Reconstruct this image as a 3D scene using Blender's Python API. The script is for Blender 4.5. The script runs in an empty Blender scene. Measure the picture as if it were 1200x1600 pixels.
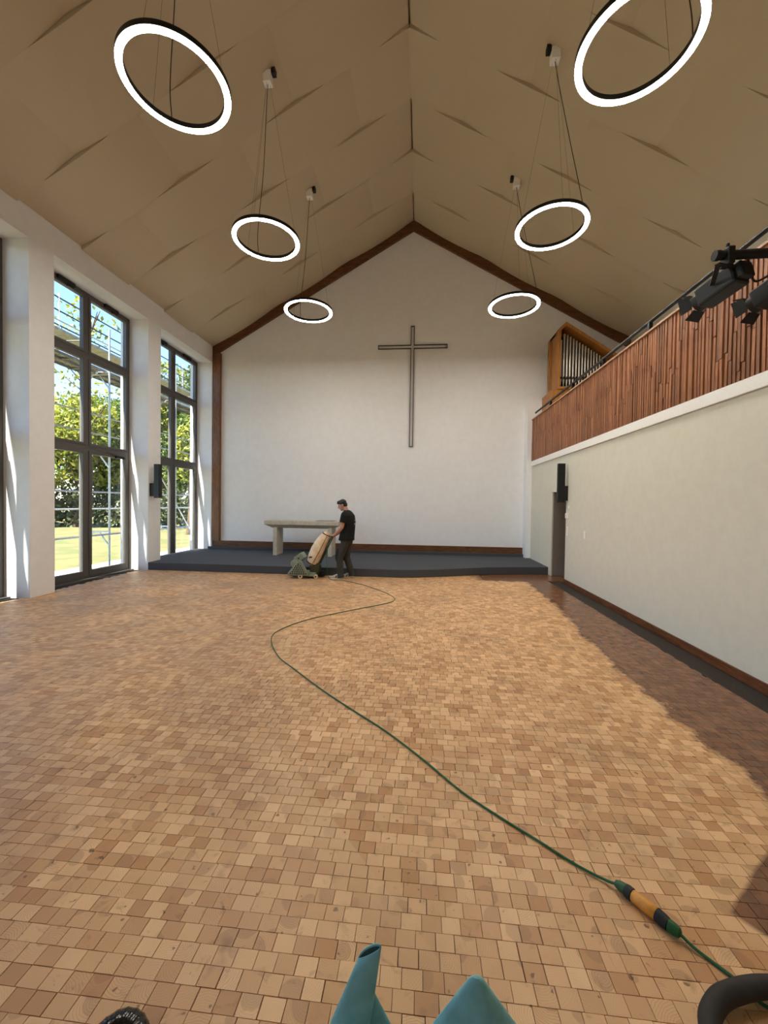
import bpy, bmesh, math, random
import numpy as np
from mathutils import Vector, Matrix

rnd = random.Random(7)
scene = bpy.context.scene
col = scene.collection

# ------------------------------------------------------------------ camera
F_PX, EYE = 618.33, 1.70
def axes(yaw, pitch, roll):
    r = Vector((math.cos(yaw), math.sin(yaw), 0)); f = Vector((-math.sin(yaw), math.cos(yaw), 0)); u = Vector((0, 0, 1))
    f2 = f * math.cos(pitch) + u * math.sin(pitch); u2 = u * math.cos(pitch) - f * math.sin(pitch)
    return r * math.cos(roll) + u2 * math.sin(roll), u2 * math.cos(roll) - r * math.sin(roll), f2
R_, U_, W_ = axes(0.0910, -0.0208, 0.0148)
cd = bpy.data.cameras.new('camera'); cam = bpy.data.objects.new('camera', cd); col.objects.link(cam)
cam.matrix_world = Matrix(((R_.x, U_.x, -W_.x, 0), (R_.y, U_.y, -W_.y, 0), (R_.z, U_.z, -W_.z, EYE), (0, 0, 0, 1)))
cd.sensor_fit = 'VERTICAL'; cd.sensor_height = 36.0; cd.lens = F_PX / 1600 * 36.0
cd.clip_start = 0.05; cd.clip_end = 500
scene.camera = cam

# ------------------------------------------------------------------ sky, sun, exposure
SUN_DIR = Vector((0.13, 0.48, -0.819)).normalized()          # travel direction of the sunlight
world = bpy.data.worlds.new('sky'); scene.world = world; world.use_nodes = True
wn = world.node_tree
sky = wn.nodes.new('ShaderNodeTexSky'); sky.sky_type = 'NISHITA'; sky.sun_disc = False
sky.sun_elevation = math.asin(-SUN_DIR.z); sky.sun_rotation = math.atan2(-SUN_DIR.x, -SUN_DIR.y)
sky.air_density = 1.0; sky.dust_density = 0.1; sky.ozone_density = 4.0
wn.links.new(sky.outputs[0], wn.nodes['Background'].inputs[0])
SKY_STRENGTH, SUN_STRENGTH, RING_STRENGTH = 0.35, 25.0, 55.0
wn.nodes['Background'].inputs[1].default_value = SKY_STRENGTH
sd = bpy.data.lights.new('sun', 'SUN'); sd.energy = SUN_STRENGTH; sd.angle = math.radians(0.6); sd.color = (1.0, 0.95, 0.86)
sun = bpy.data.objects.new('sun', sd); col.objects.link(sun)
sun.rotation_euler = SUN_DIR.to_track_quat('-Z', 'Y').to_euler(); sun.location = (-20, -20, 30)
scene.view_settings.view_transform = 'Standard'; scene.view_settings.look = 'None'
scene.view_settings.gamma = 1.0; scene.view_settings.use_curve_mapping = False
scene.view_settings.exposure = 0.72
scene.cycles.use_denoising = True
scene.cycles.max_bounces = 14; scene.cycles.diffuse_bounces = 7; scene.cycles.transparent_max_bounces = 16
scene.cycles.caustics_reflective = False; scene.cycles.caustics_refractive = False
scene.cycles.sample_clamp_indirect = 6.0

# ------------------------------------------------------------------ materials
def lin(c):
    return tuple(((v / 255) / 12.92 if v / 255 <= 0.04045 else (((v / 255) + 0.055) / 1.055) ** 2.4) for v in c) + (1.0,)
class NT:
    def __init__(s, name):
        s.m = bpy.data.materials.new(name); s.m.use_nodes = True; s.t = s.m.node_tree
        s.b = s.t.nodes['Principled BSDF']; s.out = s.t.nodes['Material Output']
    def n(s, typ, **kw):
        nd = s.t.nodes.new(typ)
        for k, v in kw.items(): setattr(nd, k, v)
        return nd
    def set(s, sock, v):
        if isinstance(v, bpy.types.NodeSocket): s.t.links.new(v, sock)
        else: sock.default_value = v
    def math(s, op, a, b=0.0, c=None, clamp=False):
        nd = s.n('ShaderNodeMath', operation=op, use_clamp=clamp)
        s.set(nd.inputs[0], a); s.set(nd.inputs[1], b)
        if c is not None: s.set(nd.inputs[2], c)
        return nd.outputs[0]
    def mix(s, f, a, b):
        nd = s.n('ShaderNodeMix', data_type='RGBA')
        s.set(nd.inputs[0], f); s.set(nd.inputs[6], a); s.set(nd.inputs[7], b)
        return nd.outputs[2]
    def ramp(s, f, lo, hi):
        nd = s.n('ShaderNodeMapRange', interpolation_type='SMOOTHSTEP')
        s.set(nd.inputs[0], f); nd.inputs[1].default_value = lo; nd.inputs[2].default_value = hi
        return nd.outputs[0]
    def noise(s, vec, scale, detail=3.0, rough=0.55, dist=0.0):
        nd = s.n('ShaderNodeTexNoise'); nd.inputs['Scale'].default_value = scale
        nd.inputs['Detail'].default_value = detail; nd.inputs['Roughness'].default_value = rough
        nd.inputs['Distortion'].default_value = dist
        if vec is not None: s.t.links.new(vec, nd.inputs['Vector'])
        return nd.outputs['Fac']
    def scaled(s, vec, sc):
        nd = s.n('ShaderNodeMapping'); nd.inputs['Scale'].default_value = sc; s.t.links.new(vec, nd.inputs['Vector'])
        return nd.outputs[0]
    def pos(s): return s.n('ShaderNodeNewGeometry').outputs['Position']
    def obj(s): return s.n('ShaderNodeTexCoord').outputs['Object']
    def base(s, v): s.set(s.b.inputs['Base Color'], v)
    def rough(s, v): s.set(s.b.inputs['Roughness'], v)
    def bump(s, h, strength=0.3, dist=0.01):
        nd = s.n('ShaderNodeBump'); nd.inputs['Strength'].default_value = strength; nd.inputs['Distance'].default_value = dist
        s.t.links.new(h, nd.inputs['Height']); s.t.links.new(nd.outputs[0], s.b.inputs['Normal'])

def plain(name, c, rough=0.6, metal=0.0, var=0.08, scale=30.0, bump=0.0, c2=None):
    k = NT(name); p = k.obj(); f = k.noise(p, scale)
    a = lin(c); b = lin(c2) if c2 else tuple(v * (1 - 2.2 * var) for v in a[:3]) + (1,)
    k.base(k.mix(k.ramp(f, 0.3, 0.7), a, b)); k.rough(rough); k.b.inputs['Metallic'].default_value = metal
    if bump: k.bump(f, bump, 0.004)
    return k.m

def wood(name, c1, c2, axis='Z', rough=0.45, rnd_island=False):
    k = NT(name); p = k.obj()
    sc = {'X': (1.2, 14, 14), 'Y': (14, 1.2, 14), 'Z': (14, 14, 1.2)}[axis]
    q = k.scaled(p, sc)
    f = k.noise(q, 2.2, 5.0, 0.6, 1.2); g = k.noise(q, 9.0, 3.0)
    v = k.math('ADD', k.math('MULTIPLY', f, 0.75), k.math('MULTIPLY', g, 0.25))
    c = k.mix(k.ramp(v, 0.34, 0.66), lin(c1), lin(c2))
    if rnd_island:
        r = k.math('FRACT', k.math('ADD', k.n('ShaderNodeObjectInfo').outputs['Random'], k.n('ShaderNodeNewGeometry').outputs['Random Per Island']))
        hsv = k.n('ShaderNodeHueSaturation'); k.set(hsv.inputs['Color'], c)
        k.set(hsv.inputs['Value'], k.math('ADD', k.math('MULTIPLY', r, 0.6), 0.72))
        c = hsv.outputs[0]
    k.base(c); k.rough(rough); k.bump(g, 0.12, 0.002)
    return k.m

M = {}
M['wall'] = plain('white_plaster', (240, 241, 243), 0.9, var=0.015, scale=6, bump=0.05)
M['wall_cream'] = plain('cream_plaster', (224, 220, 205), 0.9, var=0.02, scale=8, bump=0.06)
M['white'] = plain('white_paint', (250, 249, 246), 0.6, var=0.02)
M['taupe'] = plain('taupe_felt', (205, 190, 164), 0.95, var=0.03, scale=180, bump=0.25)
M['beam'] = wood('stained_beam', (122, 78, 42), (74, 42, 20), 'X')
M['beam_z'] = wood('stained_post', (140, 92, 50), (84, 48, 22), 'Z')
M['beam_y'] = wood('stained_board', (128, 76, 42), (78, 42, 22), 'Y')
M['batten'] = wood('reddish_batten', (166, 112, 76), (122, 74, 48), 'Z', 0.5, True)
M['batten_back'] = plain('dark_backing', (62, 30, 18), 0.8)
M['cap'] = wood('parapet_cap', (196, 158, 130), (160, 122, 96), 'Y')
M['oak'] = wood('oak_organ_case', (190, 128, 62), (152, 96, 40), 'Z', 0.4)
M['carpet'] = plain('charcoal_carpet', (82, 85, 91), 0.98, var=0.18, scale=420, bump=0.5)
M['alu'] = plain('grey_window_aluminium', (84, 81, 78), 0.45, 0.0, var=0.03)
M['black'] = plain('matt_black', (16, 16, 17), 0.6, var=0.1)
M['black_gloss'] = plain('glossy_black', (14, 15, 16), 0.18, var=0.1)
M['blackmetal'] = plain('black_metal', (24, 25, 28), 0.4, 0.3, var=0.1)
M['spot_grey'] = plain('dark_grey_enamel', (28, 30, 33), 0.5, 0.2, var=0.1)
M['wire'] = plain('thin_steel_wire', (120, 110, 96), 0.4, 0.6)
M['flex'] = plain('dark_flex', (58, 46, 36), 0.6)
M['pipe'] = plain('tin_organ_pipe', (206, 200, 188), 0.3, 0.75, var=0.05)
M['maroon'] = plain('dark_maroon_wood', (58, 24, 20), 0.5)
M['dark'] = plain('dark_recess', (18, 14, 12), 0.9)
M['door_leaf'] = plain('brown_grey_door', (136, 124, 114), 0.5, var=0.05)
M['strip'] = plain('dark_felt_strip', (56, 48, 40), 0.95, var=0.15, scale=60)
M['steel'] = plain('galvanised_steel', (188, 192, 196), 0.42, 0.7, var=0.12, scale=14)
M['deck'] = plain('scaffold_deck_steel', (168, 166, 160), 0.5, 0.5, var=0.15, scale=10)
M['toe'] = wood('red_toe_board', (150, 92, 74), (120, 70, 56), 'Y')
M['table'] = plain('grey_washed_timber', (206, 198, 182), 0.7, var=0.08, scale=12, bump=0.1)
M['teal'] = plain('teal_cloth', (128, 192, 200), 0.5, var=0.08, scale=26, bump=0.15)
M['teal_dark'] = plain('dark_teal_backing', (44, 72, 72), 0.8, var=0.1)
M['cable'] = plain('green_rubber_cable', (28, 96, 52), 0.45, var=0.06)
M['plug_green'] = plain('green_rubber_grip', (24, 92, 48), 0.4, var=0.15, scale=60)
M['orange'] = plain('orange_connector', (232, 160, 62), 0.4, var=0.08, scale=40)
M['hose'] = plain('black_rubber_hose', (44, 40, 37), 0.7, var=0.1)
M['sander_green'] = plain('olive_green_enamel', (142, 152, 132), 0.45, 0.1, var=0.1, scale=12)
M['sander_dark'] = plain('dark_green_enamel', (62, 70, 40), 0.45, 0.2, var=0.15)
M['bag'] = plain('cream_dust_bag', (240, 222, 194), 0.85, var=0.08, scale=7, bump=0.3, c2=(222, 192, 154))
M['strap'] = plain('brown_strap', (64, 44, 28), 0.8)
M['skin'] = plain('skin', (198, 150, 130), 0.55, var=0.04)
M['hair'] = plain('black_hair', (20, 17, 16), 0.5, var=0.2, scale=90, bump=0.6)
M['shirt'] = plain('black_tshirt', (15, 15, 17), 0.9, var=0.1, scale=20, bump=0.2)
M['trousers'] = plain('grey_work_trousers', (52, 53, 53), 0.9, var=0.2, scale=9, bump=0.3, c2=(62, 58, 52))
M['knee'] = plain('dark_knee_patch', (34, 38, 42), 0.9)
M['shoe'] = plain('pale_trainers', (206, 194, 178), 0.7, var=0.15, scale=24)
M['sole'] = plain('white_sole', (226, 220, 210), 0.7)
M['print'] = plain('pale_print', (150, 152, 156), 0.8)
M['bark'] = plain('bark', (92, 74, 56), 0.9, var=0.2, scale=8, bump=0.5)
M['paving'] = plain('pale_paving', (222, 216, 204), 0.9, var=0.15, scale=3)
def leaf_mat(name, c1, c2):
    k = NT(name)
    r = k.n('ShaderNodeNewGeometry').outputs['Random Per Island']
    c = k.mix(r, lin(c1), lin(c2)); k.base(c); k.rough(0.55)
    tr = k.n('ShaderNodeBsdfTranslucent'); k.set(tr.inputs[0], c)
    ms = k.n('ShaderNodeMixShader'); ms.inputs[0].default_value = 0.4
    k.t.links.new(k.b.outputs[0], ms.inputs[1]); k.t.links.new(tr.outputs[0], ms.inputs[2]); k.t.links.new(ms.outputs[0], k.out.inputs[0])
    return k.m
M['leaf_lime'] = leaf_mat('yellow_green_leaves', (150, 146, 50), (84, 104, 34))
M['leaf_green'] = leaf_mat('green_leaves', (92, 110, 43), (46, 68, 27))
M['leaf_dark'] = leaf_mat('hedge_leaves', (96, 110, 68), (64, 66, 44))
def grass_mat():
    k = NT('mown_grass'); p = k.pos()
    a = k.noise(p, 0.9, 5); b = k.noise(p, 14, 4)
    c = k.mix(k.ramp(a, 0.4, 0.62), lin((98, 86, 48)), lin((62, 74, 29)))
    k.base(k.mix(k.ramp(b, 0.35, 0.75), c, lin((84, 75, 45)))); k.rough(0.95)
    return k.m
M['grass'] = grass_mat()
def glass_mat():
    k = NT('window_glass')
    tr = k.n('ShaderNodeBsdfTransparent'); tr.inputs[0].default_value = (0.93, 0.95, 0.94, 1)
    gl = k.n('ShaderNodeBsdfGlossy'); gl.inputs['Roughness'].default_value = 0.02
    lw = k.n('ShaderNodeLayerWeight'); lw.inputs[0].default_value = 0.5
    fr = k.math('ADD', k.math('MULTIPLY', k.math('POWER', lw.outputs['Facing'], 5.0), 0.9), 0.03)      # Schlick, the same from both faces
    ms = k.n('ShaderNodeMixShader'); k.t.links.new(fr, ms.inputs[0])
    k.t.links.new(tr.outputs[0], ms.inputs[1]); k.t.links.new(gl.outputs[0], ms.inputs[2]); k.t.links.new(ms.outputs[0], k.out.inputs[0])
    return k.m
M['glass'] = glass_mat()
def lamp_mat():
    k = NT('lit_diffuser'); k.base((1, 1, 1, 1))
    k.b.inputs['Emission Color'].default_value = (1.0, 0.93, 0.83, 1); k.b.inputs['Emission Strength'].default_value = RING_STRENGTH
    return k.m
M['lamp'] = lamp_mat()

def floor_mat(name, blocks=True):
    """end-grain wood: growth rings about each block's own heart, heartwood, knots; sanded pale, old varnish left along two edges"""
    k = NT(name); P = k.pos()
    sp = k.n('ShaderNodeSeparateXYZ'); k.t.links.new(P, sp.inputs[0]); x, y = sp.outputs[0], sp.outputs[1]
    if blocks:
        at = k.n('ShaderNodeAttribute', attribute_name='heart'); hv = at.outputs['Vector']
        a2 = k.n('ShaderNodeAttribute', attribute_name='look')
        s2 = k.n('ShaderNodeSeparateXYZ'); k.t.links.new(a2.outputs['Vector'], s2.inputs[0])
        tint, ringy, hw = s2.outputs[0], s2.outputs[1], s2.outputs[2]
        sub = k.n('ShaderNodeVectorMath', operation='SUBTRACT'); k.t.links.new(P, sub.inputs[0]); k.t.links.new(hv, sub.inputs[1])
        mul = k.n('ShaderNodeVectorMath', operation='MULTIPLY'); k.t.links.new(sub.outputs[0], mul.inputs[0]); mul.inputs[1].default_value = (1, 1, 0)
        ln = k.n('ShaderNodeVectorMath', operation='LENGTH'); k.t.links.new(mul.outputs[0], ln.inputs[0])
        d = k.math('ADD', ln.outputs['Value'], k.math('MULTIPLY', k.noise(P, 26, 3), 0.018))
        ring = k.math('SINE', k.math('MULTIPLY', d, 760.0))
        ring = k.math('MULTIPLY', k.ramp(ring, -0.3, 1.0), k.math('ADD', k.math('MULTIPLY', ringy, 0.5), 0.05))
        heart = k.math('MULTIPLY', k.ramp(k.math('SUBTRACT', d, k.math('MULTIPLY', hw, 0.06)), 0.012, 0.005), k.ramp(hw, 0.35, 0.5))
        c = k.mix(tint, lin((240, 198, 146)), lin((198, 146, 94)))
        c = k.mix(k.math('MULTIPLY', ring, 0.7), c, lin((182, 126, 76)))
        c = k.mix(k.math('MULTIPLY', heart, 0.30), c, lin((128, 84, 52)))
        kn = k.math('MULTIPLY', k.ramp(k.noise(P, 26, 2, 0.4), 0.70, 0.75), 0.75)
        c = k.mix(kn, c, lin((84, 50, 30)))
    else:
        c = lin((176, 130, 84))
    st = k.ramp(k.noise(P, 1.1, 4, 0.6), 0.45, 0.8)
    c = k.mix(k.math('MULTIPLY', st, 0.5), c, lin((134, 96, 68)))
    lf = k.math('MULTIPLY', k.ramp(x, 0.8, -3.0), k.ramp(k.noise(P, 0.8, 4, 0.6), 0.32, 0.62))
    c = k.mix(k.math('MULTIPLY', lf, 0.5), c, lin((158, 130, 108)))
    sp2 = k.ramp(k.noise(P, 6.0, 3, 0.5), 0.62, 0.78)
    c = k.mix(k.math('MULTIPLY', sp2, 0.5), c, lin((118, 84, 66)))
    sp3 = k.ramp(k.noise(P, 13.0, 4, 0.6, 0.6), 0.58, 0.72)
    c = k.mix(k.math('MULTIPLY', sp3, 0.35), c, lin((130, 88, 58)))
    # lanes sanded a second time: paler, with a straight edge
    e = k.math('ADD', k.math('MULTIPLY', k.math('ADD', x, 0.994), 0.74), k.math('SUBTRACT', y, 2.687))      # edge through (-0.99,2.69) and (-0.13,1.72)
    e = k.math('ADD', k.math('ADD', k.math('MULTIPLY', x, 1.125), k.math('MULTIPLY', y, 1.0)), -1.569)
    lane = k.math('MULTIPLY', k.ramp(e, 0.004, -0.004), k.math('MULTIPLY', k.ramp(e, -0.42, -0.05), k.math('MULTIPLY', k.ramp(y, 2.75, 2.6), k.ramp(y, 1.25, 1.7))))
    c = k.mix(k.math('MULTIPLY', lane, 0.5), c, lin((222, 184, 136)))
    # old varnish
    n1 = k.math('MULTIPLY', k.math('SUBTRACT', k.noise(P, 3.5, 4, 0.7), 0.5), 0.42)
    xe = k.math('ADD', k.math('ADD', 2.07, n1), k.math('MULTIPLY', k.ramp(y, 4.0, 8.0), 0.30))
    m1 = k.ramp(k.math('SUBTRACT', x, xe), -0.03, 0.05)
    m2 = k.math('MULTIPLY', k.ramp(k.math('ADD', y, n1), 9.02, 9.12), k.ramp(x, 1.2, 1.5))
    wu = k.math('SUBTRACT', k.math('ADD', k.math('MULTIPLY', k.math('SUBTRACT', x, 1.306), 0.80), 1.76), y)
    wl = k.math('ADD', k.math('SUBTRACT', y, 1.76), k.math('MULTIPLY', k.math('SUBTRACT', x, 1.306), 1.15))
    m3 = k.math('MULTIPLY', k.ramp(k.math('ADD', wu, k.math('MULTIPLY', n1, 0.1)), 0.0, 0.03), k.ramp(wl, 0.0, 0.05))
    old = k.math('MAXIMUM', k.math('MAXIMUM', m1, m2), m3)
    oc = k.mix(k.ramp(k.noise(P, 9, 4), 0.3, 0.7), lin((134, 82, 50)), lin((90, 54, 35)))
    if blocks: oc = k.mix(k.math('MULTIPLY', tint, 0.35), oc, lin((70, 42, 28)))
    k.base(k.mix(k.math('MULTIPLY', old, 0.9), c, oc))
    k.rough(k.math('SUBTRACT', 0.46, k.math('MULTIPLY', old, 0.20)))
    return k.m
M['block'] = floor_mat('end_grain_blocks'); M['floorbase'] = plain('joint_dirt', (64, 46, 34), 0.95)
M['floorfar'] = floor_mat('end_grain_far', False)

# ------------------------------------------------------------------ mesh builder
class MB:
    def __init__(s): s.v = []; s.f = []
    def add(s, vs, fs):
        o = len(s.v); s.v.extend(tuple(p) for p in vs); s.f.extend(tuple(i + o for i in f) for f in fs); return s
    def box(s, x0, y0, z0, x1, y1, z1):
        return s.add([(x, y, z) for z in (z0, z1) for y in (y0, y1) for x in (x0, x1)],
                     [(0, 2, 3, 1), (4, 5, 7, 6), (0, 1, 5, 4), (2, 6, 7, 3), (0, 4, 6, 2), (1, 3, 7, 5)])
    def obox(s, c, sx, sy, sz, rot):
        c = Vector(c)
        vs = [c + rot @ Vector((x * sx / 2, y * sy / 2, z * sz / 2)) for z in (-1, 1) for y in (-1, 1) for x in (-1, 1)]
        return s.add(vs, [(0, 2, 3, 1), (4, 5, 7, 6), (0, 1, 5, 4), (2, 6, 7, 3), (0, 4, 6, 2), (1, 3, 7, 5)])
    def bar(s, a, b, w, h, up=(0, 0, 1)):
        a, b = Vector(a), Vector(b); d = (b - a); z = d.normalized(); u = Vector(up)
        x = z.cross(u).normalized(); y = x.cross(z)
        return s.obox((a + b) / 2, w, h, d.length, Matrix((x, y, z)).transposed())
    def prism(s, poly, axis, lo, hi):
        n = len(poly)
        def P(a, b, t): return {'X': (t, a, b), 'Y': (a, t, b), 'Z': (a, b, t)}[axis]
        vs = [P(a, b, lo) for a, b in poly] + [P(a, b, hi) for a, b in poly]
        return s.add(vs, [tuple(range(n))[::-1], tuple(range(n, 2 * n))] + [(i, (i + 1) % n, n + (i + 1) % n, n + i) for i in range(n)])
    def tube(s, pts, r, n=8, closed=False, caps=True):
        pts = [Vector(p) for p in pts]; m = len(pts); rs = r if isinstance(r, (list, tuple)) else [r] * m
        vs, fs = [], []; x = None
        for i, p in enumerate(pts):
            if closed: t = pts[(i + 1) % m] - pts[i - 1]
            else: t = pts[min(i + 1, m - 1)] - pts[max(i - 1, 0)]
            t.normalize()
            if x is None:
                x = t.cross(Vector((0, 0, 1)));
                if x.length < 1e-3: x = Vector((1, 0, 0))
            x = (x - t * x.dot(t)).normalized(); y = t.cross(x)
            for k in range(n):
                a = 2 * math.pi * k / n; vs.append(p + (x * math.cos(a) + y * math.sin(a)) * rs[i])
        for i in range(m if closed else m - 1):
            for k in range(n):
                a, b = i * n + k, i * n + (k + 1) % n; c, d = ((i + 1) % m) * n + (k + 1) % n, ((i + 1) % m) * n + k
                fs.append((a, b, c, d))
        if caps and not closed: fs += [tuple(range(n))[::-1], tuple(range((m - 1) * n, m * n))]
        return s.add(vs, fs)
    def lathe(s, base, axis, prof, n=16):
        b = Vector(base); z = Vector(axis).normalized(); x = z.cross(Vector((0, 0, 1)))
        if x.length < 1e-3: x = Vector((1, 0, 0))
        x.normalize(); y = z.cross(x); vs, fs = [], []
        for (r, h) in prof:
            for k in range(n):
                a = 2 * math.pi * k / n; vs.append(b + z * h + (x * math.cos(a) + y * math.sin(a)) * max(r, 1e-4))
        for i in range(len(prof) - 1):
            for k in range(n): fs.append((i * n + k, i * n + (k + 1) % n, (i + 1) * n + (k + 1) % n, (i + 1) * n + k))
        fs += [tuple(range(n))[::-1], tuple(range((len(prof) - 1) * n, len(prof) * n))]
        return s.add(vs, fs)
    def ball(s, c, rx, ry=None, rz=None, n=12, rot=None):
        ry = ry or rx; rz = rz or rx; c = Vector(c); rot = rot or Matrix.Identity(3); vs, fs = [], []; h = n // 2
        for i in range(1, h):
            th = math.pi * i / h
            for k in range(n):
                a = 2 * math.pi * k / n
                vs.append(c + rot @ Vector((rx * math.sin(th) * math.cos(a), ry * math.sin(th) * math.sin(a), rz * math.cos(th))))
        vs += [c + rot @ Vector((0, 0, rz)), c - rot @ Vector((0, 0, rz))]; t, b = len(vs) - 2, len(vs) - 1
        for i in range(h - 2):
            for k in range(n): fs.append((i * n + k, (i + 1) * n + k, (i + 1) * n + (k + 1) % n, i * n + (k + 1) % n))
        for k in range(n): fs += [(t, k, (k + 1) % n), (b, (h - 2) * n + (k + 1) % n, (h - 2) * n + k)]
        return s.add(vs, fs)
    def limb(s, pts, rs, n=12):
        """tapered limb: a ball at every joint and cones between (merged into one skin by a remesh)"""
        for p, r in zip(pts, rs): s.ball(p, r, n=n)
        for a, b, ra, rb in zip(pts, pts[1:], rs, rs[1:]): s.tube([a, b], [ra, rb], n=n)
        return s
    def loft(s, rings, n=20):
        """stack of ellipses (centre, rx, ry, x-axis, y-axis)"""
        vs, fs = [], []
        for (c, rx, ry, ax, ay) in rings:
            c, ax, ay = Vector(c), Vector(ax), Vector(ay)
            for k in range(n):
                a = 2 * math.pi * k / n; vs.append(c + ax * rx * math.cos(a) + ay * ry * math.sin(a))
        for i in range(len(rings) - 1):
            for k in range(n): fs.append((i * n + k, i * n + (k + 1) % n, (i + 1) * n + (k + 1) % n, (i + 1) * n + k))
        fs += [tuple(range(n))[::-1], tuple(range((len(rings) - 1) * n, len(rings) * n))]
        return s.add(vs, fs)

WLOC = {}
def wloc(o): return WLOC.get(o.name, Vector((0, 0, 0))) if o else Vector((0, 0, 0))
def obj(name, mb, mat, parent=None, origin=None, smooth=False, bev=0.0, kind=None, fix=True, remesh=0.0, sub=0, label=None):
    org = Vector(origin) if origin is not None else wloc(parent)
    me = bpy.data.meshes.new(name)
    me.from_pydata([(p[0] - org.x, p[1] - org.y, p[2] - org.z) for p in mb.v], [], mb.f)
    if fix:
        b = bmesh.new(); b.from_mesh(me); bmesh.ops.recalc_face_normals(b, faces=b.faces); b.to_mesh(me); b.free()
    me.materials.append(mat)
    if smooth:
        me.polygons.foreach_set('use_smooth', [True] * len(me.polygons))
    o = bpy.data.objects.new(name, me); col.objects.link(o)
    WLOC[o.name] = org
    if parent: o.parent = parent
    o.location = org - wloc(parent)
    if smooth and not remesh and not sub: me.set_sharp_from_angle(angle=math.radians(38))
    if remesh:
        m = o.modifiers.new('skin', 'REMESH'); m.mode = 'VOXEL'; m.voxel_size = remesh; m.use_smooth_shade = True
        m = o.modifiers.new('soft', 'SMOOTH'); m.iterations = 4; m.factor = 0.5
    if sub:
        m = o.modifiers.new('subdiv', 'SUBSURF'); m.levels = sub; m.render_levels = sub
    if bev:
        m = o.modifiers.new('edge', 'BEVEL'); m.width = bev; m.segments = 2; m.limit_method = 'ANGLE'; m.angle_limit = math.radians(40)
    if kind: o['kind'] = kind
    if label: o['label'] = label
    return o
def tag(o, label, cat, group=None):
    o['label'] = label; o['category'] = cat
    if group: o['group'] = group
    return o
def thing(name, label, cat, loc, group=None):
    o = bpy.data.objects.new(name, None); col.objects.link(o); o.location = loc; o.empty_display_size = 0.1
    WLOC[o.name] = Vector(loc)
    return tag(o, label, cat, group)
def node(name, loc=(0, 0, 0), kind='structure'):
    o = bpy.data.objects.new(name, None); col.objects.link(o); o.location = loc; WLOC[o.name] = Vector(loc); o['kind'] = kind
    return o
def struct(name, mb, mat, **kw): return obj(name, mb, mat, kind='structure', **kw)
def smoothpts(pts, k=6):
    """Catmull-Rom through the points"""
    P = [Vector(p) for p in pts]; P = [2 * P[0] - P[1]] + P + [2 * P[-1] - P[-2]]; out = []
    for i in range(1, len(P) - 2):
        for j in range(k):
            t = j / k; a, b, c, d = P[i - 1], P[i], P[i + 1], P[i + 2]
            out.append(0.5 * ((2 * b) + (c - a) * t + (2 * a - 5 * b + 4 * c - d) * t * t + (3 * b - a - 3 * c + d) * t ** 3))
    return out + [P[-2]]

# ------------------------------------------------------------------ room shell
XL, XO, XR, D, ZE = -6.603, -7.32, 3.2, 12.117, 6.549
XRIDGE, ZRIDGE = -0.332, 10.17
XRR = 2 * XRIDGE - XL
SL = (ZRIDGE - ZE) / (XRIDGE - XL)
YB = -7.0
ZHEAD = 6.07
PERIOD = 2.935
OPEN = [(6.605 + PERIOD * k, 6.605 + PERIOD * k + 2.475) for k in (-4, -3, -2, -1, 0, 1)]

# left wall: piers, and a lintel band over all the windows
mb = MB(); edges = [YB] + [v for o in OPEN for v in o] + [D + 0.2]
for a, b in zip(edges[0::2], edges[1::2]): mb.box(XO, a, -0.3, XL, b, ZHEAD)
mb.box(XO, YB, ZHEAD, XL, D + 0.2, 6.58)
for a, b in OPEN: mb.box(XO, a, -0.3, XL - 0.5, b, -0.03)
struct('wall_left', mb, M['wall'])
gable = [(XL - 0.6, -0.3), (XRR + 0.3, -0.3), (XRR + 0.3, ZE - 0.1), (XRIDGE, ZRIDGE + 0.15), (XL - 0.6, ZE - 0.2)]
struct('wall_back', MB().prism(gable, 'Y', D, D + 0.25), M['wall'])
struct('wall_front', MB().prism(gable, 'Y', YB - 0.25, YB), M['wall'])
mb = MB().box(XR, YB, -0.05, XR + 0.22, 9.04, 2.84).box(XR, 9.04, 2.06, XR + 0.22, 9.98, 2.84).box(XR, 9.98, -0.05, XR + 0.22, D, 2.84)
struct('wall_right', mb, M['wall_cream'])
struct('wall_gallery', MB().box(XRR, YB, -0.3, XRR + 0.25, D, ZE + 0.2), M['wall'])
# return pier at the back right corner, beside the gallery
mb = MB().box(3.05, 11.8, 0.18, 3.2, D, 4.70).box(3.2, 11.8, 2.98, 3.46, D, 4.70)
struct('trim_1', mb, M['wall'])

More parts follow.
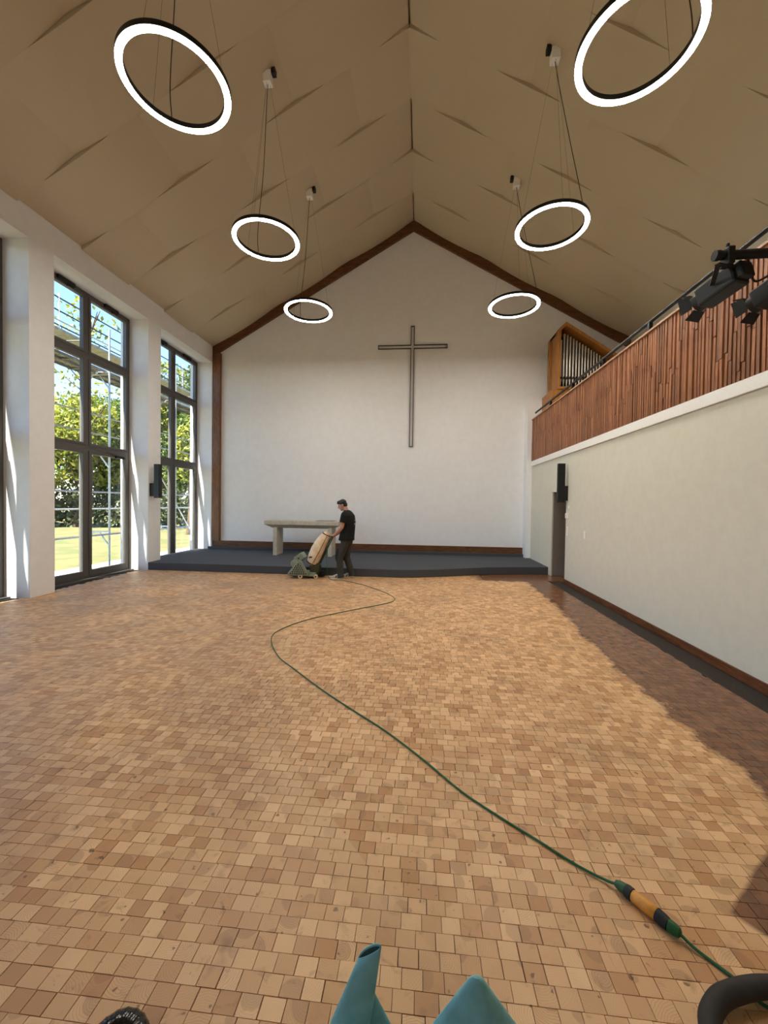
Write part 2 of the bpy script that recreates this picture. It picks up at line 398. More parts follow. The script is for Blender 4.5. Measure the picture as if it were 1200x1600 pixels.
# floor: dirt bed, then end-grain blocks laid in rows
fl = struct('floor', MB().box(XO, YB, -0.30, XRR, D, -0.022), M['floorbase'])
def front_y(x):
    pts = [(-7.2, 9.085), (-0.45, 9.085), (-0.2, 9.12), (0.37, 9.30), (0.99, 9.55), (1.64, 9.83), (2.28, 9.99), (2.77, 10.08), (3.2, 10.16), (9, 10.2)]
    for (a, ya), (b, yb) in zip(pts, pts[1:]):
        if x <= b: return ya + (yb - ya) * (x - a) / (b - a)
    return 10.2
def block_mesh(blocks, origin, name):
    n = len(blocks); V = np.zeros((n, 8, 3)); heart = np.zeros((n, 3)); look = np.zeros((n, 3))
    for i, (x0, y0, x1, y1, zt, tx, ty, hx, hy, tint, ringy, hw) in enumerate(blocks):
        for j, (x, y) in enumerate(((x0, y0), (x1, y0), (x1, y1), (x0, y1))):
            V[i, j] = (x, y, -0.024); V[i, 4 + j] = (x, y, zt + tx * (x - x0) + ty * (y - y0))
        heart[i] = (hx, hy, 0); look[i] = (tint, ringy, hw)
    V = V.reshape(-1, 3) - np.array(origin)
    q = np.array([(4, 5, 6, 7), (0, 1, 5, 4), (1, 2, 6, 5), (2, 3, 7, 6), (3, 0, 4, 7)])
    Fc = (q[None] + 8 * np.arange(n)[:, None, None]).reshape(-1, 4)
    me = bpy.data.meshes.new(name); me.vertices.add(len(V)); me.vertices.foreach_set('co', V.ravel())
    me.loops.add(Fc.size); me.loops.foreach_set('vertex_index', Fc.ravel().astype(np.int32))
    me.polygons.add(len(Fc)); me.polygons.foreach_set('loop_start', np.arange(0, Fc.size, 4, dtype=np.int32))
    me.polygons.foreach_set('use_smooth', [False] * len(Fc)); me.update(calc_edges=True)
    for nm, arr in (('heart', heart), ('look', look)):
        a = me.attributes.new(nm, 'FLOAT_VECTOR', 'POINT'); a.data.foreach_set('vector', np.repeat(arr, 8, axis=0).ravel())
    me.materials.append(M['block']); return me
blocks = []
y = -1.2; row = 0
while y < 10.2:
    dy = 0.0655
    x = -6.98 + rnd.uniform(0, 0.07)
    while x < 3.55:
        w = rnd.choice((0.076, 0.078, 0.078, 0.080, 0.074, 0.084))
        x1 = min(x + w, 3.6)
        xm, ym = (x + x1) / 2, y + dy / 2
        xmax = 2.915 if ym < 9.25 else 3.6
        xmin = XL - 0.02
        for a, b in OPEN:
            if a + 0.03 < ym < b - 0.03: xmin = XL - 0.20
        xn = x1
        x1 = min(x1, xmax)
        if x >= xmin and x1 - x > 0.02 and ym < front_y(xm) + 0.05 and not (xm > 3.15 and ym < 9.1):
            g = 0.0011 if rnd.random() < 0.8 else 0.0022
            g2 = 0.0010 if rnd.random() < 0.9 else 0.0018
            hx, hy = xm + rnd.uniform(-0.09, 0.09), ym + rnd.uniform(-0.09, 0.09)
            t = min(1, max(0, rnd.gauss(0.45, 0.34)))
            rg = rnd.random() ** 2.2
            blocks.append((x + g, y + g2, x1 - g, y + dy - g2, rnd.uniform(-0.0012, 0.0), rnd.uniform(-.008, .008), rnd.uniform(-.008, .008), hx, hy, t, rg, rnd.random()))
        x = xn
    y += dy; row += 1
def seen_rank(b):
    xm, ym = (b[0] + b[2]) / 2, (b[1] + b[3]) / 2
    px = 600 + F_PX * (xm * math.cos(0.091) + ym * math.sin(0.091)) / max(ym, 0.2); 
    if ym < 1.27 or not (-20 < px < 1220): return 99
    return ym
order = sorted(range(len(blocks)), key=lambda i: seen_rank(blocks[i])); near = set(order[:300])
for i in order[:300]:
    b = blocks[i]; o_ = ((b[0] + b[2]) / 2, (b[1] + b[3]) / 2, -0.01)
    o = bpy.data.objects.new('floor_block', block_mesh([b], o_, 'floor_block')); col.objects.link(o); o.parent = fl; o.location = o_
o = bpy.data.objects.new('floor_blocks', block_mesh([b for i, b in enumerate(blocks) if i not in near], (0, 0, 0), 'floor_blocks'))
col.objects.link(o); o.parent = fl; o['kind'] = 'stuff'
obj('rear_floor', MB().box(XL - 0.3, YB, -0.03, 2.915, -1.2, -0.002), M['floorfar'], fl)
obj('edge_strip', MB().box(2.917, YB, -0.03, XR, 9.25, -0.006), M['strip'], fl)
mb = MB()
for a, b in OPEN[:-1]: mb.box(XL - 0.49, a, -0.03, XL - 0.205, b, -0.012)
obj('window_channel', mb, M['dark'], fl)
struct('baseboard_right', MB().box(XR - 0.018, YB, 0.0, XR, 9.04, 0.10), M['beam_y'])
struct('baseboard_back', MB().box(XL, D - 0.05, 0.265, 3.05, D, 0.452), M['beam'], bev=0.004)

# carpeted platform, front edge bowing back on the gallery side
xs = [-7.08, -6.2, -5, -3.5, -2, -0.9] + [-0.45 + 0.14 * i for i in range(27)]
xs = [v for v in xs if v < 3.2] + [3.2]
poly = [(v, front_y(v)) for v in xs] + [(3.2, D), (XL - 0.48, D)]
dais = struct('trim_2', MB().prism(poly, 'Z', 0.0, 0.185), M['carpet'], bev=0.012)
obj('step_ledge', MB().box(-6.70, 11.98, 0.185, 3.2, D, 0.268), M['carpet'], dais, bev=0.006)

# roof: slabs behind, bowed acoustic panels in half-lapped courses
def slope_frame(side):
    if side == 'L': o = Vector((XL, 0, ZE)); u = Vector((XRIDGE - XL, 0, ZRIDGE - ZE)).normalized(); n = Vector((u.z, 0, -u.x))
    else: o = Vector((XRR, 0, ZE)); u = Vector((XRIDGE - XRR, 0, ZRIDGE - ZE)).normalized(); n = Vector((-u.z, 0, u.x)); n = n if n.z < 0 else -n
    return o, u, n
LEN = math.hypot(XRIDGE - XL, ZRIDGE - ZE)
ceil_ = struct('ceiling', MB().prism([(XL - 0.84, ZE - 0.84 * SL + 0.16), (XRIDGE, ZRIDGE + 0.16), (XRR + 1.0, ZE - 1.0 * SL + 0.16), (XRR + 1.0, ZE - SL + 0.3), (XRIDGE, ZRIDGE + 0.3), (XL - 0.84, ZE - 0.84 * SL + 0.3)], 'Y', YB, D + 0.2), M['taupe'])
PU, PV, Y0, BOW = LEN / 3, 1.237, 5.940, 0.034
def panel(side, u0, u1, y0, y1, uc):
    o, ud, n = slope_frame(side); N = max(3, int(round((u1 - u0) / PU * 14)))
    front, vs = [], []
    for i in range(N + 1):
        u = u0 + (u1 - u0) * i / N; t = (u - uc) / (PU / 2)
        off = BOW * (1 - 2 * t * t)
        p = o + ud * u + n * off
        front.append((p, o + ud * u - n * 0.10))
    m_ = MB()
    vs = [Vector((p.x, yy, p.z)) for p, q in front for yy in (y0, y1)]
    m_.add(vs, [(2 * i, 2 * i + 1, 2 * i + 3, 2 * i + 2) for i in range(N)])
    nf = N
    for yy in (y0, y1):
        vs = [Vector((r.x, yy, r.z)) for p, q in front for r in (p, q)]
        m_.add(vs, [(2 * i, 2 * i + 1, 2 * i + 3, 2 * i + 2) for i in range(N)])
    for k in (0, -1):
        p, q = front[k]; m_.add([(p.x, y0, p.z), (p.x, y1, p.z), (q.x, y1, q.z), (q.x, y0, q.z)], [(0, 1, 2, 3)])
    ob = obj('ceiling_panel', m_, M['taupe'], ceil_, origin=(front[0][0].x, y0, front[0][0].z))
    sm = [i < nf for i in range(len(ob.data.polygons))]
    ob.data.polygons.foreach_set('use_smooth', sm)
k0 = math.ceil((YB - Y0) / PV) - 1
for side in 'LR':
    for k in range(k0, 6):
        y0, y1 = max(YB, Y0 + k * PV), min(D, Y0 + (k + 1) * PV)
        if y1 - y0 < 0.05: continue
        # centres of the bow: 1.2 + j*PU from the eaves on even courses, 0 + j*PU on odd ones
        cs = [PU * (j + 0.5) for j in range(3)] if k % 2 == 0 else [PU * j for j in range(4)]
        for c in cs:
            a, b = max(0, c - PU / 2), min(LEN, c + PU / 2)
            panel(side, a, b, y0 + 0.002, y1 - 0.002, c)

# stained timber frame on the gable wall
def rafter(x0, x1, name):
    z0, z1 = ZE + SL * (x0 - XL) if x0 <= XRIDGE else ZE + SL * (XRR - x0), ZE + SL * (x1 - XL) if x1 <= XRIDGE else ZE + SL * (XRR - x1)
    h = 0.27
    m_ = MB().prism([(x0, z0 - h), (x1, z1 - h), (x1, z1 + 0.02), (x0, z0 + 0.02)], 'Y', D - 0.09, D)
    return struct(name, m_, M['beam'], bev=0.006)
rafter(XL, XRIDGE, 'trim_3'); rafter(XRIDGE, XRR, 'trim_4')
struct('trim_5', MB().box(XL, D - 0.09, 0.45, XL + 0.15, D, ZE - 0.2).box(XL + 0.15, D - 0.12, 0.45, XL + 0.265, D, ZE - 0.18), M['beam_z'], bev=0.005)

struct('trim_7', MB().box(-7.46, YB - 0.3, 6.14, XO, D + 0.4, 6.30).box(-7.51, YB - 0.3, 6.16, -7.46, D + 0.4, 6.28), M['steel'])

# windows
XF = -7.09
def window(n, a, b, door):
    w = node('window_%d' % n, (XF, a, 0)); z1 = ZHEAD; mid = (a + b) / 2
    x0, x1 = XF - 0.085, XF
    fr = MB().box(x0, a, -0.03, x1, a + 0.07, z1).box(x0, b - 0.07, -0.03, x1, b, z1).box(x0, a + 0.07, z1 - 0.07, x1, b - 0.07, z1).box(x0, a + 0.07, -0.03, x1, b - 0.07, 0.05)
    obj('window_frame', fr, M['alu'], w, bev=0.004)
    obj('mullion', MB().box(x0, mid - 0.045, 0.05, x1 - 0.002, mid + 0.045, z1 - 0.07), M['alu'], w)
    for zz in (2.80, 4.75):
        for s, (ya, yb) in enumerate(((a + 0.07, mid - 0.045), (mid + 0.045, b - 0.07))):
            obj('transom', MB().box(x0, ya, zz - 0.05, x1 - 0.002, yb, zz + 0.05), M['alu'], w)
    for (za, zb) in ((0.05, 2.75), (2.85, 4.70), (4.80, z1 - 0.07)):
        for (ya, yb) in ((a + 0.07, mid - 0.045), (mid + 0.045, b - 0.07)):
            t = 0.055 if za != 0.05 else 0.075
            s_ = MB().box(x0 + 0.01, ya, za, x1 + 0.012, ya + t, zb).box(x0 + 0.01, yb - t, za, x1 + 0.012, yb, zb)
            s_.box(x0 + 0.01, ya + t, zb - t, x1 + 0.012, yb - t, zb).box(x0 + 0.01, ya + t, za, x1 + 0.012, yb - t, za + t + (0.05 if za == 0.05 else 0))
            so = obj('sash', s_, M['alu'], w, bev=0.003)
            obj('pane', MB().box(XF - 0.04, ya + t - 0.006, za + t - 0.006, XF - 0.03, yb - t + 0.006, zb - t + 0.006), M['glass'], so)
    for yy in (a + 0.72, b - 0.60):
        op = obj('window_opener', MB().box(XF - 0.01, yy - 0.19, z1 - 0.085, XF + 0.055, yy + 0.19, z1 - 0.01), M['black'], w, bev=0.006)
        obj('chain_bracket', MB().box(XF + 0.0, yy + 0.02, z1 - 0.13, XF + 0.05, yy + 0.16, z1 - 0.085), M['blackmetal'], op, bev=0.006)
    if door:
        cl = obj('door_closer', MB().box(XF + 0.012, b - 0.48, 2.66, XF + 0.065, b - 0.22, 2.72), M['blackmetal'], w, bev=0.008)
        obj('closer_arm', MB().bar((XF + 0.05, b - 0.40, 2.73), (XF + 0.03, b - 0.72, 2.78), 0.02, 0.012), M['alu'], cl)
        obj('door_sill', MB().box(XF + 0.012, a, -0.012, XF + 0.12, b, 0.012), M['alu'], w)
    return w
for n, (a, b) in enumerate(OPEN): window(n + 1, a, b, n < 5)

# doorway in the right wall, its leaf standing open into the passage
dr = node('door_1', (XR, 9.98, 0))
lf = obj('door_leaf', MB().box(XR + 0.02, 9.93, 0.01, XR + 0.98, 9.975, 2.05), M['door_leaf'], dr, bev=0.004)
obj('door_handle', MB().tube([(XR + 0.86, 9.93, 1.05), (XR + 0.86, 9.87, 1.05), (XR + 0.74, 9.87, 1.05)], 0.01), M['steel'], lf)
obj('door_jamb', MB().box(XR, 9.035, 0.0, XR + 0.22, 9.05, 2.06).box(XR, 9.05, 2.045, XR + 0.22, 9.925, 2.06), M['white'], dr)

# ------------------------------------------------------------------ gallery
GY0, GY1 = YB, 11.8
ga = thing('gallery', 'gallery with staggered reddish batten parapet above the cream side wall', 'gallery', (XR, GY1, 2.84))
obj('floor_slab', MB().box(XR - 0.03, GY0, 2.845, XRR, GY1, 2.985), M['white'], ga, bev=0.004)
obj('parapet_wall', MB().box(XR + 0.005, GY0, 2.985, XR + 0.12, GY1, 4.165), M['batten_back'], ga)
obj('parapet_cap', MB().box(XR - 0.045, GY0, 4.165, XR + 0.15, GY1, 4.195), M['cap'], ga, bev=0.003)
pitch = 0.058; ycol = GY1 - 0.01; far_mb = MB(); cnt = 0
while ycol > GY0 + 0.1:
    zj = 3.58 + 0.40 * math.sin(ycol * 5.3) * rnd.uniform(0.4, 1) + rnd.uniform(-0.18, 0.18)
    lean = rnd.uniform(-0.006, 0.006); w = rnd.uniform(0.035, 0.041)
    for (za, zb) in ((2.99, zj - 0.003), (zj + 0.003, 4.163)):
        d_ = rnd.uniform(0.017, 0.030); sh = rnd.uniform(-0.006, 0.006); l2 = rnd.uniform(-0.004, 0.004)
        yc = ycol - pitch / 2 + sh
        m_ = MB(); hw_ = w / 2
        m_.add([(XR + 0.006, yc - hw_ + l2, za), (XR + 0.006, yc + hw_ + l2, za), (XR - d_, yc + hw_ + l2, za), (XR - d_, yc - hw_ + l2, za),
                (XR + 0.006, yc - hw_ - l2, zb), (XR + 0.006, yc + hw_ - l2, zb), (XR - d_, yc + hw_ - l2, zb), (XR - d_, yc - hw_ - l2, zb)],
               [(0, 1, 2, 3), (4, 7, 6, 5), (0, 4, 5, 1), (1, 5, 6, 2), (2, 6, 7, 3), (3, 7, 4, 0)])
        if cnt < 298: obj('batten', m_, M['batten'], ga, origin=(XR, yc, za)); cnt += 1
        else: far_mb.add(m_.v, m_.f)
    ycol -= pitch
obj('battens', far_mb, M['batten'], ga, kind='stuff')
hr = obj('handrail', MB().tube([(XR + 0.02, 11.62, 4.345), (XR + 0.02, 4.0, 4.345), (XR + 0.02, GY0, 4.345)], 0.026, 10), M['blackmetal'], ga, smooth=True)
yy = 10.32
while yy > -6:
    obj('rail_post', MB().box(XR - 0.005, yy - 0.025, 4.19, XR + 0.045, yy + 0.025, 4.33), M['blackmetal'], ga); yy -= 1.435

# organ on the gallery: oak case, gable top, tin pipes
ox, oy0, oy1 = 3.58, 10.9, 11.78
org = thing('pipe_organ', 'oak organ case with rank of tin pipes standing on the gallery', 'organ', (ox, oy0, 2.985))
top = [(ox, 6.40), (ox + 0.17, 6.56), (ox + 1.75, 5.50)]
obj('base_case', MB().box(ox - 0.15, oy0 + 0.03, 2.985, ox + 1.75, oy1, 4.80), M['oak'], org, bev=0.01)
obj('plinth_moulding', MB().box(ox - 0.02, oy0 - 0.01, 4.80, ox + 1.78, oy1, 4.87), M['oak'], org, bev=0.008)
sidep = MB().box(ox, oy0, 4.87, ox + 0.05, oy1, 6.40)
sp_ = obj('side_panel', sidep, M['oak'], org, bev=0.004)
obj('panel_stile', MB().box(ox - 0.018, oy0, 4.87, ox, oy0 + 0.20, 6.38).box(ox - 0.018, oy1 - 0.12, 4.87, ox, oy1, 6.38), M['oak'], sp_)
obj('side_panel', MB().box(ox + 1.70, oy0, 4.87, ox + 1.75, oy1, 5.50), M['oak'], org)
rf = MB()
def ztop(x): return 6.40 + (x - ox) / 0.17 * 0.16 if x < ox + 0.17 else 6.56 - (x - ox - 0.17) * (1.06 / 1.58)
rf.prism([(ox, 6.40), (ox + 0.17, 6.56), (ox + 1.75, 5.50), (ox + 1.75, 5.42), (ox + 0.17, 6.46), (ox, 6.32)], 'Y', oy0 - 0.01, oy1)
obj('case_roof', rf, M['oak'], org)
obj('back_panel', MB().prism([(ox, 4.87), (ox + 1.75, 4.87), (ox + 1.75, 5.44), (ox + 0.17, 6.5), (ox, 6.34)], 'Y', oy1 - 0.3, oy1 - 0.25), M['dark'], org)
obj('pipe_rail', MB().box(ox + 0.05, oy0 + 0.10, 5.10, ox + 1.70, oy0 + 0.12, 5.125), M['maroon'], org)
px_ = ox + 0.10
for i in range(20):
    r = 0.030 - 0.0009 * i
    zt = min(ztop(px_) - 0.22, 6.30 if i else 6.16) if i else 6.14
    zt = max(zt, 5.3)
    pm = MB().lathe((px_, oy0 + 0.16, 4.87), (0, 0, 1), [(0.007, 0), (r, 0.20), (r, zt - 4.87), (r * 0.8, zt - 4.87), (r * 0.8, zt - 4.9)], 14)
    po = obj('pipe', pm, M['pipe'], org, smooth=True)
    obj('pipe_mouth', MB().box(px_ - r * 0.55, oy0 + 0.16 - r - 0.002, 5.135, px_ + r * 0.55, oy0 + 0.16 - r + 0.008, 5.165), M['dark'], po)
    px_ += 0.082 - 0.0009 * i
    if px_ > ox + 1.66: break

# ------------------------------------------------------------------ ring lamps
def ring_lamp(x, y, z, label):
    zc = ZE + SL * (x - XL) if x < XRIDGE else ZE + SL * (XRR - x)
    t = thing('ring_lamp', label, 'lamp', (x, y, z), 'ring pendant lamps hanging from the sloped ceiling')
    R, r, h, n = 0.55, 0.475, 0.055, 72
    vs, fs = [], []
    prof = [(R, -0.0), (R, h), (r, h), (r, 0.0), (r + 0.006, 0.0), (r + 0.006, 0.01), (R - 0.006, 0.01), (R - 0.006, 0.0)]
    for k in range(n):
        a = 2 * math.pi * k / n
        for (q, hh) in prof: vs.append((x + q * math.cos(a), y + q * math.sin(a), z + hh))
    m_ = len(prof)
    for k in range(n):
        for i in range(m_): fs.append((k * m_ + i, k * m_ + (i + 1) % m_, ((k + 1) % n) * m_ + (i + 1) % m_, ((k + 1) % n) * m_ + i))
    obj('ring_housing', MB().add(vs, fs), M['blackmetal'], t, smooth=True)
    vs, fs = [], []
    prof = [(R - 0.0065, 0.009), (R - 0.0065, -0.004), (r + 0.0065, -0.004), (r + 0.0065, 0.009)]; m_ = 4
    for k in range(n):
        a = 2 * math.pi * k / n
        for (q, hh) in prof: vs.append((x + q * math.cos(a), y + q * math.sin(a), z + hh))
    for k in range(n):
        for i in range(m_): fs.append((k * m_ + i, k * m_ + (i + 1) % m_, ((k + 1) % n) * m_ + (i + 1) % m_, ((k + 1) % n) * m_ + i))
    obj('diffuser', MB().add(vs, fs), M['lamp'], t, smooth=True)
    s = 1 if x < XRIDGE else -1
    ct = zc - 0.16
    cb = obj('canopy', MB().box(x - 0.065, y - 0.065, ct, x + 0.065, y + 0.065, zc + 0.02), M['white'], t, bev=0.004)
    obj('canopy_bracket', MB().box(min(x + s * 0.068, x + s * 0.135), y - 0.045, zc - 0.02, max(x + s * 0.068, x + s * 0.135), y + 0.045, zc + 0.075), M['black'], cb)
    for k in range(3):
        a = math.radians(30 + 120 * k)
        obj('suspension_wire', MB().tube([(x + 0.04 * math.cos(a), y + 0.04 * math.sin(a), ct), (x + 0.51 * math.cos(a), y + 0.51 * math.sin(a), z + h)], 0.0018, 5), M['wire'], t)
    a = math.radians(128 if s > 0 else 2)
    e = Vector((x + 0.51 * math.cos(a), y + 0.51 * math.sin(a), z + h)); c0 = Vector((x, y, ct))
    pts = [c0, c0.lerp(e, 0.15) + Vector((0, 0, -0.02)), c0.lerp(e, 0.5) + Vector((0.01, 0, 0)), c0.lerp(e, 0.85) + Vector((-0.03 * s, 0, 0)), e]
    obj('power_cable', MB().tube(smoothpts(pts, 5), 0.0055, 6), M['flex'], t, smooth=True)
RZ = 6.09
ring_lamp(-2.66, 4.08, RZ + 0.02, 'lit ring lamp on the window side, hanging farthest from the gable wall')
ring_lamp(-2.65, 6.54, RZ, 'lit ring lamp on the window side, middle of its row')
ring_lamp(-2.64, 9.02, RZ + 0.01, 'lit ring lamp on the window side, closest to the gable wall')
ring_lamp(2.00, 4.08, RZ, 'lit ring lamp on the gallery side, hanging farthest from the gable wall')
ring_lamp(1.99, 6.56, RZ, 'lit ring lamp on the gallery side, middle of its row')
ring_lamp(1.985, 9.04, RZ, 'lit ring lamp on the gallery side, closest to the organ')

# ------------------------------------------------------------------ cross on the back wall (an open outline of thin strips)
cr = thing('wall_cross', 'tall dark maroon outline cross mounted on the white gable wall', 'cross', (-0.31, D, 4.9))
xc, hw, zt, zb, x0, x1, za, zbb = -0.312, 0.058, 7.075, 3.437, -1.357, 0.733, 6.392, 6.512
yf, yb2, t_ = D - 0.055, D - 0.025, 0.021
S = lambda a, z0, b, z1: obj('cross_strip', MB().box(a, yf, z0, b, yb2, z1), M['maroon'], cr)
S(xc - hw, zbb, xc - hw + t_, zt); S(xc + hw - t_, zbb, xc + hw, zt); S(xc - hw + t_, zt - t_, xc + hw - t_, zt)
S(xc - hw, zb, xc - hw + t_, za); S(xc + hw - t_, zb, xc + hw, za); S(xc - hw + t_, zb, xc + hw - t_, zb + t_)
for (a, b, e) in ((x0, xc - hw + t_, x0), (xc + hw - t_, x1, x1 - t_)):
    S(a, zbb - t_, b, zbb); S(a, za, b, za + t_); S(e, za + t_, e + t_, zbb - t_)
for (x, z) in ((xc - hw + t_ / 2, 6.9), (xc + hw - t_ / 2, 3.7), (x0 + 0.2, za + t_ / 2), (x1 - 0.2, zbb - t_ / 2)):
    obj('wall_fixing', MB().box(x - 0.006, yb2, z - 0.006, x + 0.006, D, z + 0.006), M['maroon'], cr)

# ------------------------------------------------------------------ altar table on the platform
tb = thing('altar_table', 'heavy grey timber altar table standing on the carpeted platform', 'table', (-3.33, 11.2, 0.185))
tx0, tx1, ty0, ty1 = -4.42, -2.265, 10.90, 11.52
vs = []
for (dx, dyy, z) in ((0.21, 0.12, 0.965), (0, 0, 1.065), (0, 0, 1.18)):
    vs += [(tx0 + dx, ty0 + dyy, z), (tx1 - dx, ty0 + dyy, z), (tx1 - dx, ty1 - dyy, z), (tx0 + dx, ty1 - dyy, z)]
fs = [(3, 2, 1, 0), (8, 9, 10, 11)] + [(4 * l + i, 4 * l + (i + 1) % 4, 4 * l + 4 + (i + 1) % 4, 4 * l + 4 + i) for l in (0, 1) for i in range(4)]
obj('tabletop', MB().add(vs, fs), M['table'], tb, bev=0.004)
for lx in (-4.165, -2.575): obj('leg', MB().box(lx, 10.935, 0.185, lx + 0.11, 11.46, 0.985), M['table'], tb, bev=0.004)
tag(obj('board', MB().box(-2.95, 11.0, 1.18, -2.42, 11.35, 1.192), M['door_leaf'], origin=(-2.7, 11.15, 1.18)), 'thin grey board lying flat on the altar table', 'board')

# ------------------------------------------------------------------ column speakers, switches
def speaker(x0, x1, y0, y1, z0, z1, wall_x, label):
    t = thing('column_speaker', label, 'speaker', ((x0 + x1) / 2, (y0 + y1) / 2, z0), 'slim black column speakers')
    obj('cabinet', MB().box(x0, y0, z0, x1, y1, z1), M['black'], t, bev=0.006)
    obj('grille', MB().box(x0 + 0.012, y0 - 0.006, z0 + 0.03, x1 - 0.012, y0, z1 - 0.02), M['blackmetal'], t)
    a, b = (x1, wall_x) if wall_x > x1 else (wall_x, x0)
    obj('wall_bracket', MB().box(a, (y0 + y1) / 2 - 0.04, z0 + 0.04, b, (y0 + y1) / 2 + 0.04, z0 + 0.36), M['black'], t)
speaker(2.985, 3.137, 8.95, 9.03, 1.788, 2.636, XR, 'black column speaker on the cream wall beside the doorway')
speaker(-6.49, -6.34, 9.12, 9.22, 1.76, 2.586, XL, 'black column speaker on the pier between the two windows')
def plate(y0, y1, z0, z1, d, label, nm, cat):
    p = tag(obj(nm, MB().box(XR - d, y0, z0, XR, y1, z1), M['white'], origin=(XR, (y0 + y1) / 2, z0), bev=0.003), label, cat)
    obj('rocker' if cat == 'switch' else 'display', MB().box(XR - d - 0.004, y0 + 0.015, z0 + 0.02, XR - d, y1 - 0.015, z1 - 0.02), M['wall'], p)
plate(8.90, 9.0, 1.44, 1.55, 0.035, 'white thermostat box on the cream wall under the black speaker', 'thermostat', 'thermostat')
plate(8.90, 8.965, 1.06, 1.26, 0.012, 'tall white switch plate on the cream wall close to the doorway edge', 'light_switch', 'switch')
plate(7.98, 8.05, 1.08, 1.22, 0.012, 'small white switch plate alone on the cream wall away from doorway', 'light_switch', 'switch')
tag(obj('cable_outlet', MB().box(XR - 0.02, 8.86, 1.66, XR, 8.90, 1.72), M['white'], origin=(XR, 8.88, 1.66), bev=0.003), 'tiny white cable outlet just below the black wall speaker', 'outlet')

# ------------------------------------------------------------------ stage spots on a bar reaching out from the parapet
by, bz = 3.42, 3.715
bar = thing('lighting_bar', 'black lighting bar reaching out from the gallery parapet', 'bar', (XR - 0.1, by, bz))
obj('pipe', MB().tube([(2.32, by, bz), (XR - 0.03, by, bz + 0.01)], 0.036, 14), M['black'], bar, smooth=True)
obj('end_cap', MB().tube([(2.30, by, bz), (2.335, by, bz)], 0.04, 14), M['black'], bar, smooth=True)
obj('wall_plate', MB().box(XR - 0.05, by - 0.12, bz - 0.14, XR - 0.03, by + 0.12, bz + 0.14), M['black'], bar)
obj('cable', MB().tube(smoothpts([(2.55, by, bz - 0.04), (2.62, by + 0.02, bz - 0.2), (2.75, by, bz - 0.16), (2.86, by, bz - 0.28), (3.0, by, bz - 0.04)], 6), 0.009, 6), M['black'], bar, smooth=True)
def spot(cx, cy, cz, d, label, hang):
    d = Vector(d).normalized(); x = d.cross(Vector((0, 0, 1))).normalized(); y = x.cross(d)
    R3 = Matrix((x, y, d)).transposed(); c = Vector((cx, cy, cz))
    t = thing('stage_spotlight', label, 'spotlight', (hang, by, bz - 0.04), 'stage spotlights on the bar by the gallery')
    obj('lamp_body', MB().obox(c, 0.17, 0.17, 0.31, R3), M['spot_grey'], t, bev=0.02)
    obj('lens_barrel', MB().lathe(c + d * 0.15, d, [(0.075, 0), (0.075, 0.05), (0.066, 0.05), (0.06, 0.03)], 20), M['black'], t, smooth=True)
    obj('rear_cap', MB().obox(c - d * 0.18, 0.13, 0.13, 0.06, R3), M['black'], t, bev=0.015)
    for s in range(4):
        ang = s * math.pi / 2; o1 = x * math.cos(ang) + y * math.sin(ang); o2 = -x * math.sin(ang) + y * math.cos(ang)
        b0 = c + d * 0.20 + o1 * 0.072; tip = b0 + d * 0.075 + o1 * (0.045 if s % 2 else 0.035)
        m_ = MB().add([b0 - o2 * 0.062, b0 + o2 * 0.062, tip + o2 * 0.078, tip - o2 * 0.078] + [p + o1 * 0.004 for p in (b0 - o2 * 0.062, b0 + o2 * 0.062, tip + o2 * 0.078, tip - o2 * 0.078)],
                      [(0, 1, 2, 3), (7, 6, 5, 4), (0, 4, 5, 1), (1, 5, 6, 2), (2, 6, 7, 3), (3, 7, 4, 0)])
        obj('barn_door', m_, M['black'], t)
    h = Vector((hang, by, bz - 0.036))
    ym = MB()
    for s in (-1, 1): ym.bar(c + x * 0.095 * s, Vector((h.x, h.y, h.z - 0.05)) + x * 0.095 * s, 0.008, 0.035, d)
    ym.bar(Vector((h.x, h.y, h.z - 0.05)) - x * 0.11, Vector((h.x, h.y, h.z - 0.05)) + x * 0.11, 0.035, 0.008)
    obj('yoke', ym, M['black'], t)
    obj('hook_clamp', MB().box(h.x - 0.025, h.y - 0.05, h.z - 0.05, h.x + 0.025, h.y + 0.05, h.z + 0.085).tube([(h.x, h.y, h.z + 0.08), (h.x, h.y, h.z + 0.13)], 0.014, 6), M['black'], t, bev=0.01)
spot(2.48, 3.60, 3.56, (-0.32, 0.90, -0.24), 'dark grey stage spotlight at the free end of the bar', 2.40)
spot(2.91, 3.58, 3.53, (-0.30, 0.90, -0.30), 'black stage spotlight on the bar closest to the parapet', 2.84)

# ------------------------------------------------------------------ worker pushing the sander
PY = 8.80
pr = thing('person', 'person in black tshirt and work trousers walking behind a floor sander', 'person', (-1.68, PY, 0))
X, Y = Vector((1, 0, 0)), Vector((0, 1, 0))
b = MB()
HC = Vector((-1.745, PY, 1.655))                                          # head centre; he faces -X, looking down
tilt = Matrix.Rotation(math.radians(-22), 3, 'Y')
def H(x, y, z): return HC + tilt @ Vector((x, y, z))
b.ball(H(0.012, 0, 0.03), 0.092, 0.072, 0.092, 16, tilt); b.ball(H(-0.035, 0, -0.03), 0.060, 0.056, 0.085, 14, tilt)
b.ball(H(-0.055, 0, -0.095), 0.030, 0.034, 0.026, 10, tilt)                # chin
b.limb([H(-0.088, 0, 0.010), H(-0.112, 0, -0.028)], [0.010, 0.015], 8)      # nose
b.ball(H(-0.094, 0, -0.063), 0.010, 0.024, 0.008, 8, tilt)                 # lips
b.ball(H(-0.080, 0, 0.028), 0.016, 0.050, 0.012, 8, tilt)                  # brow
for s in (-1, 1): b.ball(H(0.012, 0.075 * s, -0.012), 0.020, 0.009, 0.032, 8, tilt)
